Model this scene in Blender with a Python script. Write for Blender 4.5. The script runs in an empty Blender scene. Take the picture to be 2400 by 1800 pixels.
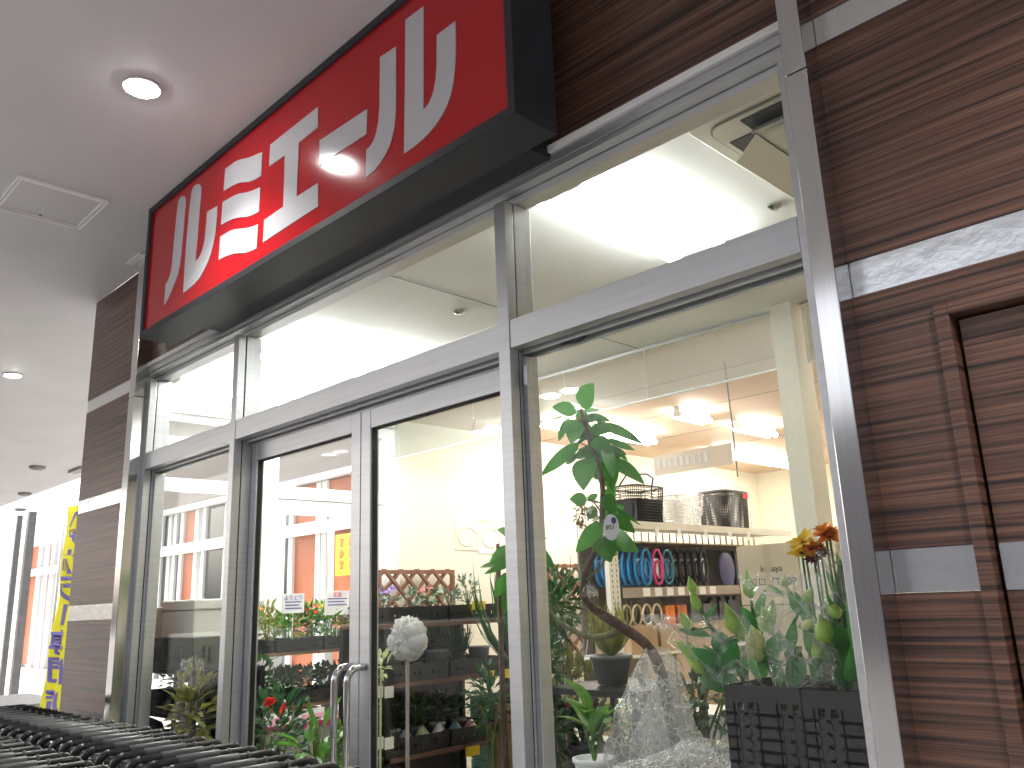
import bpy, math, random
from mathutils import Vector, Matrix, noise as mnoise
rnd = random.Random(7)
SC = bpy.context.scene
COL = SC.collection
V = Vector
# ------------------------------------------------------------------ camera
EYE = V((0.0, 0.0, 1.5))
YAW, PIT, ROL, FPX = 0.7844372763, 0.2525920211, -0.0376462173, 1978.3546
_f = V((-math.sin(YAW)*math.cos(PIT), math.cos(YAW)*math.cos(PIT), math.sin(PIT)))
_r0 = V((math.cos(YAW), math.sin(YAW), 0)); _u0 = _r0.cross(_f)
_r = math.cos(ROL)*_r0 + math.sin(ROL)*_u0
_u = -math.sin(ROL)*_r0 + math.cos(ROL)*_u0
cam = bpy.data.objects.new('camera', bpy.data.cameras.new('camera'))
COL.objects.link(cam)
m = Matrix((_r, _u, -_f)).transposed().to_4x4(); m.translation = EYE
cam.matrix_world = m
cam.data.sensor_width = 36; cam.data.lens = 36*FPX/2400
cam.data.clip_start = 0.02; cam.data.clip_end = 500
SC.camera = cam
# ------------------------------------------------------------------ world, sun, exposure
w = bpy.data.worlds.new('World'); SC.world = w; w.use_nodes = True
nt = w.node_tree; nt.nodes.clear()
sky = nt.nodes.new('ShaderNodeTexSky'); sky.sky_type = 'NISHITA'; sky.sun_disc = False
sky.sun_elevation = math.radians(45); sky.sun_rotation = math.radians(-100)
sky.dust_density = 7.0; sky.ozone_density = .6; sky.air_density = .8
bg = nt.nodes.new('ShaderNodeBackground'); bg.inputs[1].default_value = 0.15
ow = nt.nodes.new('ShaderNodeOutputWorld')
hs = nt.nodes.new('ShaderNodeHueSaturation'); hs.inputs['Saturation'].default_value = .5
nt.links.new(sky.outputs[0], hs.inputs['Color']); nt.links.new(hs.outputs[0], bg.inputs[0]); nt.links.new(bg.outputs[0], ow.inputs[0])
sun = bpy.data.objects.new('sun', bpy.data.lights.new('sun', 'SUN')); COL.objects.link(sun)
sun.data.energy = 3.0; sun.data.angle = math.radians(0.5); sun.data.color = (1, .96, .9)
# light travels from the left-front down; direction to the sun
_sd = V((-math.cos(math.radians(45))*math.sin(math.radians(100)), math.cos(math.radians(45))*math.cos(math.radians(100)), math.sin(math.radians(45))))
sun.rotation_euler = _sd.to_track_quat('Z', 'Y').to_euler()
SC.view_settings.view_transform = 'Standard'; SC.view_settings.look = 'None'
SC.view_settings.gamma = 1; SC.view_settings.exposure = 1.55
SC.render.engine = 'CYCLES'
SC.cycles.use_denoising = True
SC.cycles.max_bounces = 10; SC.cycles.transparent_max_bounces = 24
SC.cycles.diffuse_bounces = 4; SC.cycles.glossy_bounces = 4
SC.cycles.sample_clamp_indirect = 6; SC.cycles.caustics_reflective = False
# ------------------------------------------------------------------ photo helpers: a pixel seen on a real plane
def ray(x, y): return ((x-1200)*_r - (y-900)*_u)/FPX + _f
def pY(x, y, Y): d = ray(x, y); return EYE + d*(Y/d.y)
def pX(x, y, X): d = ray(x, y); return EYE + d*(X/d.x)
def pZ(x, y, Z): d = ray(x, y); return EYE + d*(Z/d.z)      # Z above the eye
# ------------------------------------------------------------------ materials
MATS = {}
def mat(name, col, rough=.5, metal=0., var=0., scale=8., bump=0., bscale=60., stretch=None, spec=.5, coat=0., emis=None, es=0., trans=0., col2=None, sss=0.):
    if name in MATS: return MATS[name]
    M = bpy.data.materials.new(name); M.use_nodes = True; t = M.node_tree
    b = t.nodes['Principled BSDF']; b.inputs['Roughness'].default_value = rough; b.inputs['Metallic'].default_value = metal
    b.inputs['Base Color'].default_value = (*col, 1); b.inputs['Specular IOR Level'].default_value = spec
    b.inputs['Coat Weight'].default_value = coat
    if emis: b.inputs['Emission Color'].default_value = (*emis, 1); b.inputs['Emission Strength'].default_value = es
    tc = t.nodes.new('ShaderNodeTexCoord'); mp = t.nodes.new('ShaderNodeMapping')
    t.links.new(tc.outputs['Object'], mp.inputs[0])
    if stretch: mp.inputs['Scale'].default_value = stretch
    if var > 0 or col2:
        n = t.nodes.new('ShaderNodeTexNoise'); n.inputs['Scale'].default_value = scale; n.inputs['Detail'].default_value = 5
        r = t.nodes.new('ShaderNodeValToRGB'); r.color_ramp.elements[0].position = .35; r.color_ramp.elements[1].position = .65
        c2 = col2 if col2 else tuple(min(1, c*(1+var)) for c in col); c1 = col if col2 else tuple(c*(1-var) for c in col)
        r.color_ramp.elements[0].color = (*c1, 1); r.color_ramp.elements[1].color = (*c2, 1)
        t.links.new(mp.outputs[0], n.inputs[0]); t.links.new(n.outputs[0], r.inputs[0]); t.links.new(r.outputs[0], b.inputs['Base Color'])
    if bump > 0:
        n = t.nodes.new('ShaderNodeTexNoise'); n.inputs['Scale'].default_value = bscale; n.inputs['Detail'].default_value = 4
        bp = t.nodes.new('ShaderNodeBump'); bp.inputs['Strength'].default_value = bump; bp.inputs['Distance'].default_value = .01
        t.links.new(mp.outputs[0], n.inputs[0]); t.links.new(n.outputs[0], bp.inputs['Height']); t.links.new(bp.outputs[0], b.inputs['Normal'])
    if trans > 0:
        tr = t.nodes.new('ShaderNodeBsdfTranslucent'); tr.inputs[0].default_value = (*[min(1, c*1.5) for c in col], 1)
        mx = t.nodes.new('ShaderNodeMixShader'); mx.inputs[0].default_value = trans
        o = t.nodes['Material Output']
        t.links.new(b.outputs[0], mx.inputs[1]); t.links.new(tr.outputs[0], mx.inputs[2]); t.links.new(mx.outputs[0], o.inputs[0])
    MATS[name] = M; return M
def clear(name, tint=(1, 1, 1), gloss=.08, rough=.02, bump=0., bscale=14., fres=True, ior=1.45, veil=0., gcol=(1,1,1), gk=.8, crease=0., cs=9.):
    """thin clear sheet: straight-through transparency mixed with a glossy reflection"""
    if name in MATS: return MATS[name]
    M = bpy.data.materials.new(name); M.use_nodes = True; t = M.node_tree; t.nodes.clear()
    o = t.nodes.new('ShaderNodeOutputMaterial'); tr = t.nodes.new('ShaderNodeBsdfTransparent'); tr.inputs[0].default_value = (*tint, 1)
    g = t.nodes.new('ShaderNodeBsdfAnisotropic'); g.inputs['Roughness'].default_value = rough; g.inputs[0].default_value = (*gcol, 1)
    mx = t.nodes.new('ShaderNodeMixShader')
    if fres:
        lw = t.nodes.new('ShaderNodeLayerWeight'); lw.inputs[0].default_value = .5      # Schlick, the same from both sides
        pw = t.nodes.new('ShaderNodeMath'); pw.operation = 'POWER'; pw.inputs[1].default_value = 5
        ma = t.nodes.new('ShaderNodeMath'); ma.operation = 'MULTIPLY_ADD'; f0 = ((ior-1)/(ior+1))**2; ma.inputs[1].default_value = (1-f0)*gk; ma.inputs[2].default_value = f0
        t.links.new(lw.outputs['Facing'], pw.inputs[0]); t.links.new(pw.outputs[0], ma.inputs[0]); t.links.new(ma.outputs[0], mx.inputs[0])
    else: mx.inputs[0].default_value = gloss
    t.links.new(tr.outputs[0], mx.inputs[1]); t.links.new(g.outputs[0], mx.inputs[2])
    last = mx
    if veil > 0:
        d = t.nodes.new('ShaderNodeBsdfDiffuse'); d.inputs[0].default_value = (.9, .9, .9, 1)
        tl = t.nodes.new('ShaderNodeBsdfTranslucent'); tl.inputs[0].default_value = (.9, .9, .9, 1)
        ad = t.nodes.new('ShaderNodeMixShader'); t.links.new(d.outputs[0], ad.inputs[1]); t.links.new(tl.outputs[0], ad.inputs[2])
        m2 = t.nodes.new('ShaderNodeMixShader'); m2.inputs[0].default_value = veil
        t.links.new(mx.outputs[0], m2.inputs[1]); t.links.new(ad.outputs[0], m2.inputs[2]); last = m2
        if crease > 0:      # white lines imitating the glints on folds of crumpled film
            tc0 = t.nodes.new('ShaderNodeTexCoord'); vr = t.nodes.new('ShaderNodeTexVoronoi'); vr.feature = 'DISTANCE_TO_EDGE'; vr.inputs['Scale'].default_value = cs
            nz = t.nodes.new('ShaderNodeTexNoise'); nz.inputs['Scale'].default_value = cs*.7; nz.inputs['Detail'].default_value = 3
            mm = t.nodes.new('ShaderNodeMix'); mm.data_type = 'RGBA'; mm.inputs[0].default_value = .10
            t.links.new(tc0.outputs['Object'], nz.inputs[0]); t.links.new(tc0.outputs['Object'], mm.inputs[6]); t.links.new(nz.outputs['Color'], mm.inputs[7]); t.links.new(mm.outputs[2], vr.inputs[0])
            rp = t.nodes.new('ShaderNodeMapRange'); rp.inputs[1].default_value = 0; rp.inputs[2].default_value = .05; rp.inputs[3].default_value = crease; rp.inputs[4].default_value = veil
            t.links.new(vr.outputs['Distance'], rp.inputs[0]); t.links.new(rp.outputs[0], m2.inputs[0])
    if bump > 0:
        tc = t.nodes.new('ShaderNodeTexCoord'); n = t.nodes.new('ShaderNodeTexNoise'); n.inputs['Scale'].default_value = bscale; n.inputs['Detail'].default_value = 3; n.inputs['Distortion'].default_value = 1.5
        bp = t.nodes.new('ShaderNodeBump'); bp.inputs['Strength'].default_value = bump; bp.inputs['Distance'].default_value = .05
        t.links.new(tc.outputs['Object'], n.inputs[0]); t.links.new(n.outputs[0], bp.inputs['Height']); t.links.new(bp.outputs[0], g.inputs['Normal'])
    t.links.new(last.outputs[0], o.inputs[0]); MATS[name] = M; return M
def wood(name, c1, c2, c3, rough=.38, sc=(1, 1, 1), seed=0.):
    """laminate with long horizontal dark grain"""
    M = bpy.data.materials.new(name); M.use_nodes = True; t = M.node_tree; b = t.nodes['Principled BSDF']
    tc = t.nodes.new('ShaderNodeTexCoord'); mp = t.nodes.new('ShaderNodeMapping')
    mp.inputs['Scale'].default_value = (sc[0], sc[1], sc[2]); mp.inputs['Location'].default_value = (seed, seed, seed)
    t.links.new(tc.outputs['Object'], mp.inputs[0])
    n = t.nodes.new('ShaderNodeTexNoise'); n.inputs['Scale'].default_value = 1.; n.inputs['Detail'].default_value = 7; n.inputs['Roughness'].default_value = .62; n.inputs['Distortion'].default_value = .12
    t.links.new(mp.outputs[0], n.inputs[0])
    r = t.nodes.new('ShaderNodeValToRGB'); e = r.color_ramp.elements
    e[0].position = .39; e[0].color = (*c3, 1); e[1].position = .61; e[1].color = (*c2, 1)
    x = e.new(.49); x.color = (*c1, 1)
    t.links.new(n.outputs[0], r.inputs[0])
    mp2 = t.nodes.new('ShaderNodeMapping'); mp2.inputs['Scale'].default_value = (sc[0]*.7, sc[1], sc[2]*2.4); t.links.new(tc.outputs['Object'], mp2.inputs[0])
    n2 = t.nodes.new('ShaderNodeTexNoise'); n2.inputs['Scale'].default_value = 1.; n2.inputs['Detail'].default_value = 4; t.links.new(mp2.outputs[0], n2.inputs[0])
    r2 = t.nodes.new('ShaderNodeValToRGB'); r2.color_ramp.elements[0].position = .3; r2.color_ramp.elements[1].position = .55
    r2.color_ramp.elements[0].color = (.55, .52, .52, 1); r2.color_ramp.elements[1].color = (1, 1, 1, 1)
    t.links.new(n2.outputs[0], r2.inputs[0])
    mx = t.nodes.new('ShaderNodeMix'); mx.data_type = 'RGBA'; mx.blend_type = 'MULTIPLY'; mx.inputs[0].default_value = .8
    t.links.new(r.outputs[0], mx.inputs[6]); t.links.new(r2.outputs[0], mx.inputs[7]); t.links.new(mx.outputs[2], b.inputs['Base Color'])
    b.inputs['Roughness'].default_value = rough
    bp = t.nodes.new('ShaderNodeBump'); bp.inputs['Strength'].default_value = .25; bp.inputs['Distance'].default_value = .002
    t.links.new(n.outputs[0], bp.inputs['Height']); t.links.new(bp.outputs[0], b.inputs['Normal'])
    MATS[name] = M; return M
WOOD = wood('dark_wood_laminate', (.120, .060, .043), (.215, .112, .076), (.026, .016, .014), sc=(1.0, 1.0, 78))
STEEL = mat('brushed_steel', (.62, .61, .60), .13, 1., var=.04, scale=3, stretch=(60, 60, 1))
HAMMER = mat('hammered_metal_strip', (.74, .75, .76), .22, .95, bump=.14, bscale=20, var=.04)
ALU = mat('satin_aluminium', (.55, .56, .575), .36, .75, var=.05, scale=2, stretch=(1, 1, 30))
ALUW = mat('white_aluminium', (.82, .83, .84), .4, .0, var=.02)
GASKET = mat('black_gasket', (.015, .015, .015), .6)
DARK = mat('charcoal_sign_case', (.032, .033, .040), .5, 0., var=.1, scale=4, spec=.25)
BLACKBOX = mat('black_bracket_paint', (.012, .013, .02), .6)
GLASS = clear('window_glass', (.97, .98, .97), ior=1.28, gk=.30)
CURT = clear('smoke_curtain_glass', (.80, .84, .82), veil=.14, gk=.4)
CEIL = mat('canopy_ceiling_board', (.63, .63, .645), .62, var=.035, scale=1.6, bump=.05, bscale=9)
ICEIL = mat('shop_ceiling_board', (.80, .80, .78), .8, var=.03, scale=2)
ICEIL2 = mat('rear_ceiling_warm_light', (.70, .52, .38), .7, var=.03, scale=2)  # warm light of the rear tubes put into the board colour
CREAM = mat('cream_wallpaper', (.83, .79, .66), .7, var=.02, scale=30, bump=.05, bscale=120)
WHITE = mat('white_paint', (.82, .82, .80), .5, var=.02)
IVORY = mat('ivory_metal', (.78, .76, .67), .4)
GROUND = mat('grey_paving', (.42, .41, .40), .75, var=.12, scale=3, bump=.1, bscale=40)
FLOOR = mat('vinyl_floor', (.40, .38, .34), .35, var=.06, scale=3)
BLK = mat('black_plastic', (.018, .019, .021), .38, var=.2)
GRN = mat('green_plastic', (.02, .07, .05), .4)
DGRN = mat('dark_olive_plastic', (.07, .085, .05), .45)
GREY = mat('grey_plastic', (.20, .21, .21), .45, var=.1)
CARD = mat('cardboard', (.42, .29, .17), .8, var=.06, scale=6)
CARDP = mat('pale_cardboard', (.52, .43, .31), .8, var=.05, scale=6)
FOAM = mat('styrofoam', (.90, .89, .82), .8, bump=.1, bscale=150)
RED = mat('sign_red_film', (.46, .006, .012), .12, spec=.35)
SWHT = mat('sign_white_film', (.56, .56, .60), .12, spec=.35)
TERRA = mat('lattice_brown_wood', (.17, .06, .03), .55, var=.2, scale=20)
BARK = mat('bark', (.12, .07, .045), .8, var=.35, scale=30, bump=.6, bscale=60)
BARKG = mat('green_bark', (.16, .17, .06), .7, var=.2, scale=30)
LEAF = mat('rubber_leaf', (.055, .20, .03), .42, var=.4, scale=9, coat=.0, spec=.3, trans=.45)
LEAFL = mat('fresh_leaf', (.10, .24, .035), .4, var=.35, scale=25, trans=.3)
LEAFD = mat('dark_leaf', (.03, .10, .03), .4, var=.4, scale=25, trans=.3)
LEAFB = mat('grey_green_leaf', (.12, .19, .13), .5, var=.3, scale=25, trans=.2)
LEAFY = mat('olive_yellow_leaf', (.22, .22, .05), .45, var=.4, scale=20, trans=.3)
BUD = mat('lily_bud', (.38, .56, .12), .4, var=.25, scale=14, trans=.25)
BUDY = mat('pale_lily_bud', (.75, .75, .38), .4, var=.1, scale=14, trans=.3)
LILYL = mat('lily_leaf', (.055, .21, .05), .42, var=.3, scale=14, trans=.4)
ORG = mat('orange_petal', (.85, .30, .02), .5, var=.2, scale=40, trans=.25)
YEL = mat('yellow_petal', (.9, .6, .03), .5, trans=.25)
REDP = mat('red_petal', (.75, .03, .02), .5, trans=.2)
PNK = mat('pink_petal', (.8, .25, .28), .5, trans=.2)
LAV = mat('lavender_petal', (.38, .25, .7), .5, trans=.2)
WHP = mat('white_petal', (.85, .83, .8), .6, trans=.3)
MAR = mat('maroon_petal', (.16, .02, .02), .5)
CELLO = clear('cellophane', (.97, .98, .97), rough=.10, bump=1., bscale=11, fres=True, ior=1.8, veil=.03, crease=.34, cs=9)
CELLOW = clear('crumpled_cellophane', (.92, .93, .93), rough=.12, bump=1., bscale=20, ior=2.1, veil=.16, crease=.75, cs=19)
CELLOT = clear('dense_cellophane', (.94, .95, .95), rough=.12, bump=1., bscale=15, ior=1.9, veil=.16, crease=.6, cs=17)
TUBE = mat('lit_fluorescent_panel', (1, 1, 1), .5, emis=(.98, 1., .97), es=26)
TUBE3 = mat('lit_soft_tube', (1, 1, 1), .5, emis=(.98, 1., .97), es=9)
TUBE2 = mat('lit_warm_fluorescent_tube', (1, 1, 1), .5, emis=(1., .96, .89), es=19)
LAMP = mat('lit_downlight_lens', (1, 1, 1), .5, emis=(1, .98, .94), es=45)
YCARD = mat('yellow_price_card', (.85, .65, .03), .5)
PAPER = mat('white_card', (.85, .85, .85), .6)
PURP = mat('purple_ink', (.10, .07, .32), .6)
INK = mat('dark_ink', (.05, .04, .05), .6)
REDI = mat('red_ink', (.6, .05, .08), .6)
# ------------------------------------------------------------------ mesh builder
class MB:
    def __init__(s): s.v = []; s.f = []; s.mi = []; s.k = 0
    def add(s, vs, fs, T=None):
        n = len(s.v); s.v += [T @ V(p) if T else V(p) for p in vs]
        for f in fs: s.f.append([i+n for i in f]); s.mi.append(s.k)
        return s
    def box(s, a, b, T=None):
        (x0, y0, z0), (x1, y1, z1) = a, b
        if x0 > x1: x0, x1 = x1, x0
        if y0 > y1: y0, y1 = y1, y0
        if z0 > z1: z0, z1 = z1, z0
        return s.add([(x0,y0,z0),(x1,y0,z0),(x1,y1,z0),(x0,y1,z0),(x0,y0,z1),(x1,y0,z1),(x1,y1,z1),(x0,y1,z1)],
                     [(0,3,2,1),(4,5,6,7),(0,1,5,4),(1,2,6,5),(2,3,7,6),(3,0,4,7)], T)
    def cbox(s, c, d, T=None): return s.box([c[i]-d[i]/2 for i in range(3)], [c[i]+d[i]/2 for i in range(3)], T)
    def tube(s, pts, rad, n=8, cap=True):
        pts = [V(p) for p in pts]; R = rad if isinstance(rad, (list, tuple)) else [rad]*len(pts)
        vs = []; fs = []; up = None
        for i, p in enumerate(pts):
            d = (pts[min(i+1, len(pts)-1)] - pts[max(i-1, 0)])
            if d.length < 1e-9: d = V((0, 0, 1))
            d.normalize()
            if up is None:
                up = d.orthogonal().normalized()
            up = (up - d*up.dot(d))
            up = up.normalized() if up.length > 1e-6 else d.orthogonal().normalized()
            b = d.cross(up)
            for k in range(n):
                a = 2*math.pi*k/n; vs.append(p + (up*math.cos(a) + b*math.sin(a))*R[i])
        for i in range(len(pts)-1):
            for k in range(n):
                k2 = (k+1) % n; fs.append((i*n+k, i*n+k2, (i+1)*n+k2, (i+1)*n+k))
        if cap: fs.append(tuple(range(n-1, -1, -1))); fs.append(tuple((len(pts)-1)*n+k for k in range(n)))
        return s.add(vs, fs)
    def lathe(s, c, prof, n=20, T=None):
        vs = []; fs = []
        for (r, z) in prof:
            for k in range(n): a = 2*math.pi*k/n; vs.append((c[0]+r*math.cos(a), c[1]+r*math.sin(a), c[2]+z))
        for i in range(len(prof)-1):
            for k in range(n):
                k2 = (k+1) % n; fs.append((i*n+k, i*n+k2, (i+1)*n+k2, (i+1)*n+k))
        fs.append(tuple(range(n-1, -1, -1))); fs.append(tuple((len(prof)-1)*n+k for k in range(n)))
        return s.add(vs, fs, T)
    def prism(s, poly, d):
        """planar 3-D polygon extruded by vector d"""
        n = len(poly); d = V(d)
        return s.add([V(p) for p in poly]+[V(p)+d for p in poly], [tuple(range(n)), tuple(range(2*n-1, n-1, -1))]+[(i, i+n, (i+1) % n+n, (i+1) % n) for i in range(n)])
    def leaf(s, a, b, wd, nrm, sag=.12, fold=.12, n=5):
        a = V(a); b = V(b); L = (b-a).length; d = (b-a).normalized(); nrm = V(nrm); nrm = (nrm-d*nrm.dot(d)).normalized(); side = d.cross(nrm)
        vs = []; fs = []
        for i in range(n+1):
            t = i/n; wv = wd*.5*(math.sin(math.pi*min(1, t*.96+.04)**.85))**.75 if 0 < i < n else wd*.03
            c = a + d*L*t + nrm*sag*L*(4*t*(1-t))*.5
            vs += [c-side*wv+nrm*wv*fold*2, c, c+side*wv+nrm*wv*fold*2]
        for i in range(n):
            j = i*3; fs += [(j, j+1, j+4, j+3), (j+1, j+2, j+5, j+4)]
        return s.add(vs, fs)
    def build(s, name, mats, parent=None, smooth=False, loc=None, bevel=0.):
        me = bpy.data.meshes.new(name); o = bpy.data.objects.new(name, me); COL.objects.link(o)
        off = V((0, 0, 0))
        if parent is not None:
            p = parent
            while p is not None: off += p.location; p = p.parent
            o.parent = parent
        elif loc is not None: off = V(loc); o.location = off
        me.from_pydata([tuple(p-off) for p in s.v], [], s.f)
        if not isinstance(mats, (list, tuple)): mats = [mats]
        for q in mats: me.materials.append(q)
        me.polygons.foreach_set('material_index', s.mi)
        if smooth:
            me.polygons.foreach_set('use_smooth', [True]*len(s.f))
        me.update()
        if bevel > 0:
            md = o.modifiers.new('edge', 'BEVEL'); md.width = bevel; md.segments = 2; md.limit_method = 'ANGLE'
        return o
def tag(o, label=None, cat=None, group=None, kind=None):
    if label: o['label'] = label
    if cat: o['category'] = cat
    if group: o['group'] = group
    if kind: o['kind'] = kind
    return o
def root(name, loc, label, cat, group=None):
    o = bpy.data.objects.new(name, None); COL.objects.link(o); o.location = V(loc); o.empty_display_size = .1
    return tag(o, label, cat, group)
def copy_tree(o, parent=None):
    c = o.copy(); COL.objects.link(c); c.parent = parent
    for ch in o.children: copy_tree(ch, c)
    return c
def dup(o, loc, rz=0., label=None, group=None, sc=None):
    c = copy_tree(o); c.location = V(loc); c.rotation_euler = (0, 0, rz)
    if sc: c.scale = (sc, sc, sc)
    if label: c['label'] = label
    if group: c['group'] = group
    return c
def text_into(mb, s, size, T, thick=.001, w=0.):
    cu = bpy.data.curves.new('t', 'FONT'); cu.body = s; cu.size = size; cu.extrude = thick; cu.offset = w; cu.align_x = 'CENTER'; cu.align_y = 'CENTER'
    o = bpy.data.objects.new('t', cu); COL.objects.link(o); dg = bpy.context.evaluated_depsgraph_get(); dg.update()
    me = bpy.data.meshes.new_from_object(o.evaluated_get(dg))
    mb.add([tuple(q.co) for q in me.vertices], [tuple(p.vertices) for p in me.polygons], T)
    bpy.data.objects.remove(o); bpy.data.curves.remove(cu); bpy.data.meshes.remove(me)
def frame_T(o, x, y):
    """matrix with local X along x, local Y along y, origin o"""
    x = V(x).normalized(); y = V(y).normalized(); z = x.cross(y)
    M = Matrix((x, y, z)).transposed().to_4x4(); M.translation = V(o); return M
H = 1.5                      # eye height; heights below are given relative to the eye and shifted by H
FY = 1.768; WY = 1.777; GY = 1.838; PY_ = 1.70
# ================================================================== SETTING
MB().box((-70, -60, -.2), (30, 40, 0)).build('ground', GROUND, loc=(0, 0, 0)); tag(bpy.data.objects['ground'], 'pale grey paving under the canopy and beyond', 'ground', kind='structure')
tag(MB().box((-60, -55, .0005), (30, -2.6, .004)).build('car_park', mat('asphalt', (.05, .05, .052), .85, var=.2, scale=4, bump=.2, bscale=80), loc=(0, -10, 0)), 'dark asphalt of the car park in front of the walkway', 'car park', kind='structure')
b = MB(); CZ = H+2.0
b.box((-27, -2.05, CZ), (9, WY, CZ+.12)); b.box((-27, WY, CZ), (-5.62, 4.2, CZ+.12))
o = b.build('canopy_ceiling', CEIL, loc=(0, 0, CZ)); tag(o, 'smooth pale grey soffit over the shop front', 'ceiling', kind='structure')
tag(MB().box((-16, -24, 0), (16, -16, 5.6)).build('opposite_building', mat('dull_grey_wall', (.22, .21, .215), .7, var=.1), loc=(0, -16, 0)), 'plain grey building across the car park, mirrored in the steel post', 'building')
# ------------------------------------------------------------------ shop building (facade)
B = root('shop_building', (-2.5, WY, 0), 'brown wood clad shop with a tall glass front in grey metal frames', 'shop building')
XR0 = -.7055            # right edge of the right post
strips = [(-.715, -.63), (-.012, .075), (.620, .702), (1.258, 1.335)]
def clad(x0, x1, y=WY, z0=-H, z1=2.0, th=.1, nm='wood_cladding', strip_out=.0):
    zs = [z0]
    for a, c in strips: 
        if a > z0 and c < z1: zs += [a, c]
    zs.append(z1)
    b = MB()
    for i in range(0, len(zs), 2): b.box((x0, y, H+zs[i]), (x1, y+th, H+zs[i+1]))
    b.build(nm, WOOD, B, bevel=.0015)
    for i in range(1, len(zs)-1, 2):
        s = MB().box((x0+.001, y+.004, H+zs[i]+.001), (x1-.001, y+th, H+zs[i+1]-.001)).build('metal_strip', HAMMER, B)
# left pier (end of the building) and header
clad(-5.60, -4.694, th=.12)
MB().box((-4.694, WY+.002, H+1.362), (-.758, WY+.14, H+2.0)).build('wood_header', WOOD, B)
# right wall up to the service door, over it and beyond
DX0, DX1, DZ = -.545, .42, .555
clad(XR0-.053, DX0, z1=DZ); clad(XR0-.053, 4.5, z0=DZ); clad(DX1, 4.5, z1=DZ)
MB().box((4.5, WY, 0), (4.62, 12, CZ)).build('wood_cladding', WOOD, B)
# service door
b = MB(); b.box((DX0, WY-.012, 0), (DX0+.028, WY+.09, H+DZ)); b.box((DX1-.028, WY-.012, 0), (DX1, WY+.09, H+DZ)); b.box((DX0+.028, WY-.012, H+DZ-.028), (DX1-.028, WY+.09, H+DZ))
b.build('door_frame', WOOD, B, bevel=.002)
b = MB(); b.box((DX0+.036, WY+.02, .01), (DX1-.036, WY+.06, H-.012)); b.box((DX0+.036, WY+.02, H+.075), (DX1-.036, WY+.06, H+DZ-.036))
sd = b.build('service_door', WOOD, B); tag(sd, 'service door faced in the same dark wood as the wall')
MB().box((DX0+.037, WY+.016, H-.0115), (DX1-.037, WY+.058, H+.0745)).build('metal_strip', HAMMER, sd)
b = MB(); b.tube([(DX1-.1, WY+.02, 1.02), (DX1-.1, WY-.03, 1.02), (DX1-.22, WY-.03, 1.02)], .009); b.build('handle', STEEL, sd, smooth=True)
MB().box((DX0+.03, WY+.062, 0), (DX1-.03, WY+.085, H+DZ-.03)).build('door_reveal', GASKET, B)
# steel posts
for x0, x1 in ((-.758, -.7055), (-4.694, -4.614)):
    b = MB(); zc = H+1.165
    for za, zb in ((0, zc-.0015), (zc+.0015, H+2.0)):
        b.box((x0, PY_, za), (x1, WY-.0005 if x0 > -1 else WY+.12, zb))
    b.build('steel_post', STEEL, B, bevel=.0025)
# window framing
HZ0, HZ1 = 1.285, 1.335; TZ0, TZ1 = .760, .850
XL, XM1a, XM1b, XM2a, XM2b, XRR = -4.614, -3.601, -3.554, -1.816, -1.766, -.758
b = MB(); b.box((XL, FY-.012, H+HZ1+.004), (XRR, FY+.10, H+HZ1+.026)); b.build('head_flashing', ALUW, B, bevel=.001)
b = MB()
b.box((XL, FY, H+HZ0+.02), (XRR, FY+.11, H+HZ1)); b.box((XL, FY+.006, H+HZ0+.002), (XRR, FY+.11, H+HZ0+.018)); b.box((XL, FY+.045, H+HZ0-.022), (XRR, FY+.11, H+HZ0))
b.build('head_frame', ALU, B, bevel=.001)
def mullion(x0, x1, z0, z1, cap=True):
    b = MB(); b.box((x0, FY-.003, z0), (x1, FY+.034, z1)); b.box((x0+.001, FY+.040, z0), (x1-.001, FY+.115, z1)); b.build('mullion', ALU, B, bevel=.0015)
    MB().box((x0+.004, FY+.030, z0+.001), (x1-.004, FY+.042, z1-.001)).build('gasket', GASKET, B)
for x0, x1 in ((XM1a, XM1b), (XM2a, XM2b)): mullion(x0, x1, 0, H+HZ0-.024)
mullion(XL+.001, XL+.045, 0, H+HZ0-.024); mullion(XRR-.045, XRR-.001, 0, H+HZ0-.024)
for x0, x1 in ((XL+.047, XM1a-.001), (XM1b+.001, XM2a-.001), (XM2b+.001, XRR-.047)):
    b = MB(); b.box((x0, FY, H+TZ0), (x1, FY+.04, H+TZ1)); b.box((x0, FY+.045, H+TZ0+.006), (x1, FY+.11, H+TZ1-.01)); b.box((x0, FY+.052, H+TZ0-.012), (x1, FY+.062, H+TZ0+.006)); b.box((x0, FY+.08, H+TZ0-.022), (x1, FY+.09, H+TZ0+.006))
    tr = b.build('transom', ALU, B, bevel=.0015)
    MB().box((x0, FY+.064, H+TZ0-.004), (x1, FY+.078, H+TZ0+.004)).build('gasket', GASKET, B)
    MB().box((x0+.012, GY, H+TZ1-.008), (x1-.012, GY+.006, H+HZ0-.002)).build('upper_pane', GLASS, B)
# fixed lower windows
for x0, x1, nm in ((XL+.047, XM1a-.001, 'left'), (XM2b+.001, XRR-.047, 'right')):
    b = MB(); b.box((x0, FY+.03, 0), (x1, FY+.11, .12)); b.box((x0, FY+.05, .12), (x0+.018, FY+.10, H+TZ0-.02)); b.box((x1-.018, FY+.05, .12), (x1, FY+.10, H+TZ0-.02))
    wf = b.build('window_frame', ALU, B, bevel=.0015)
    MB().box((x0+.012, GY, .11), (x1-.012, GY+.006, H+TZ0-.018)).build('pane', GLASS, wf)
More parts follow.
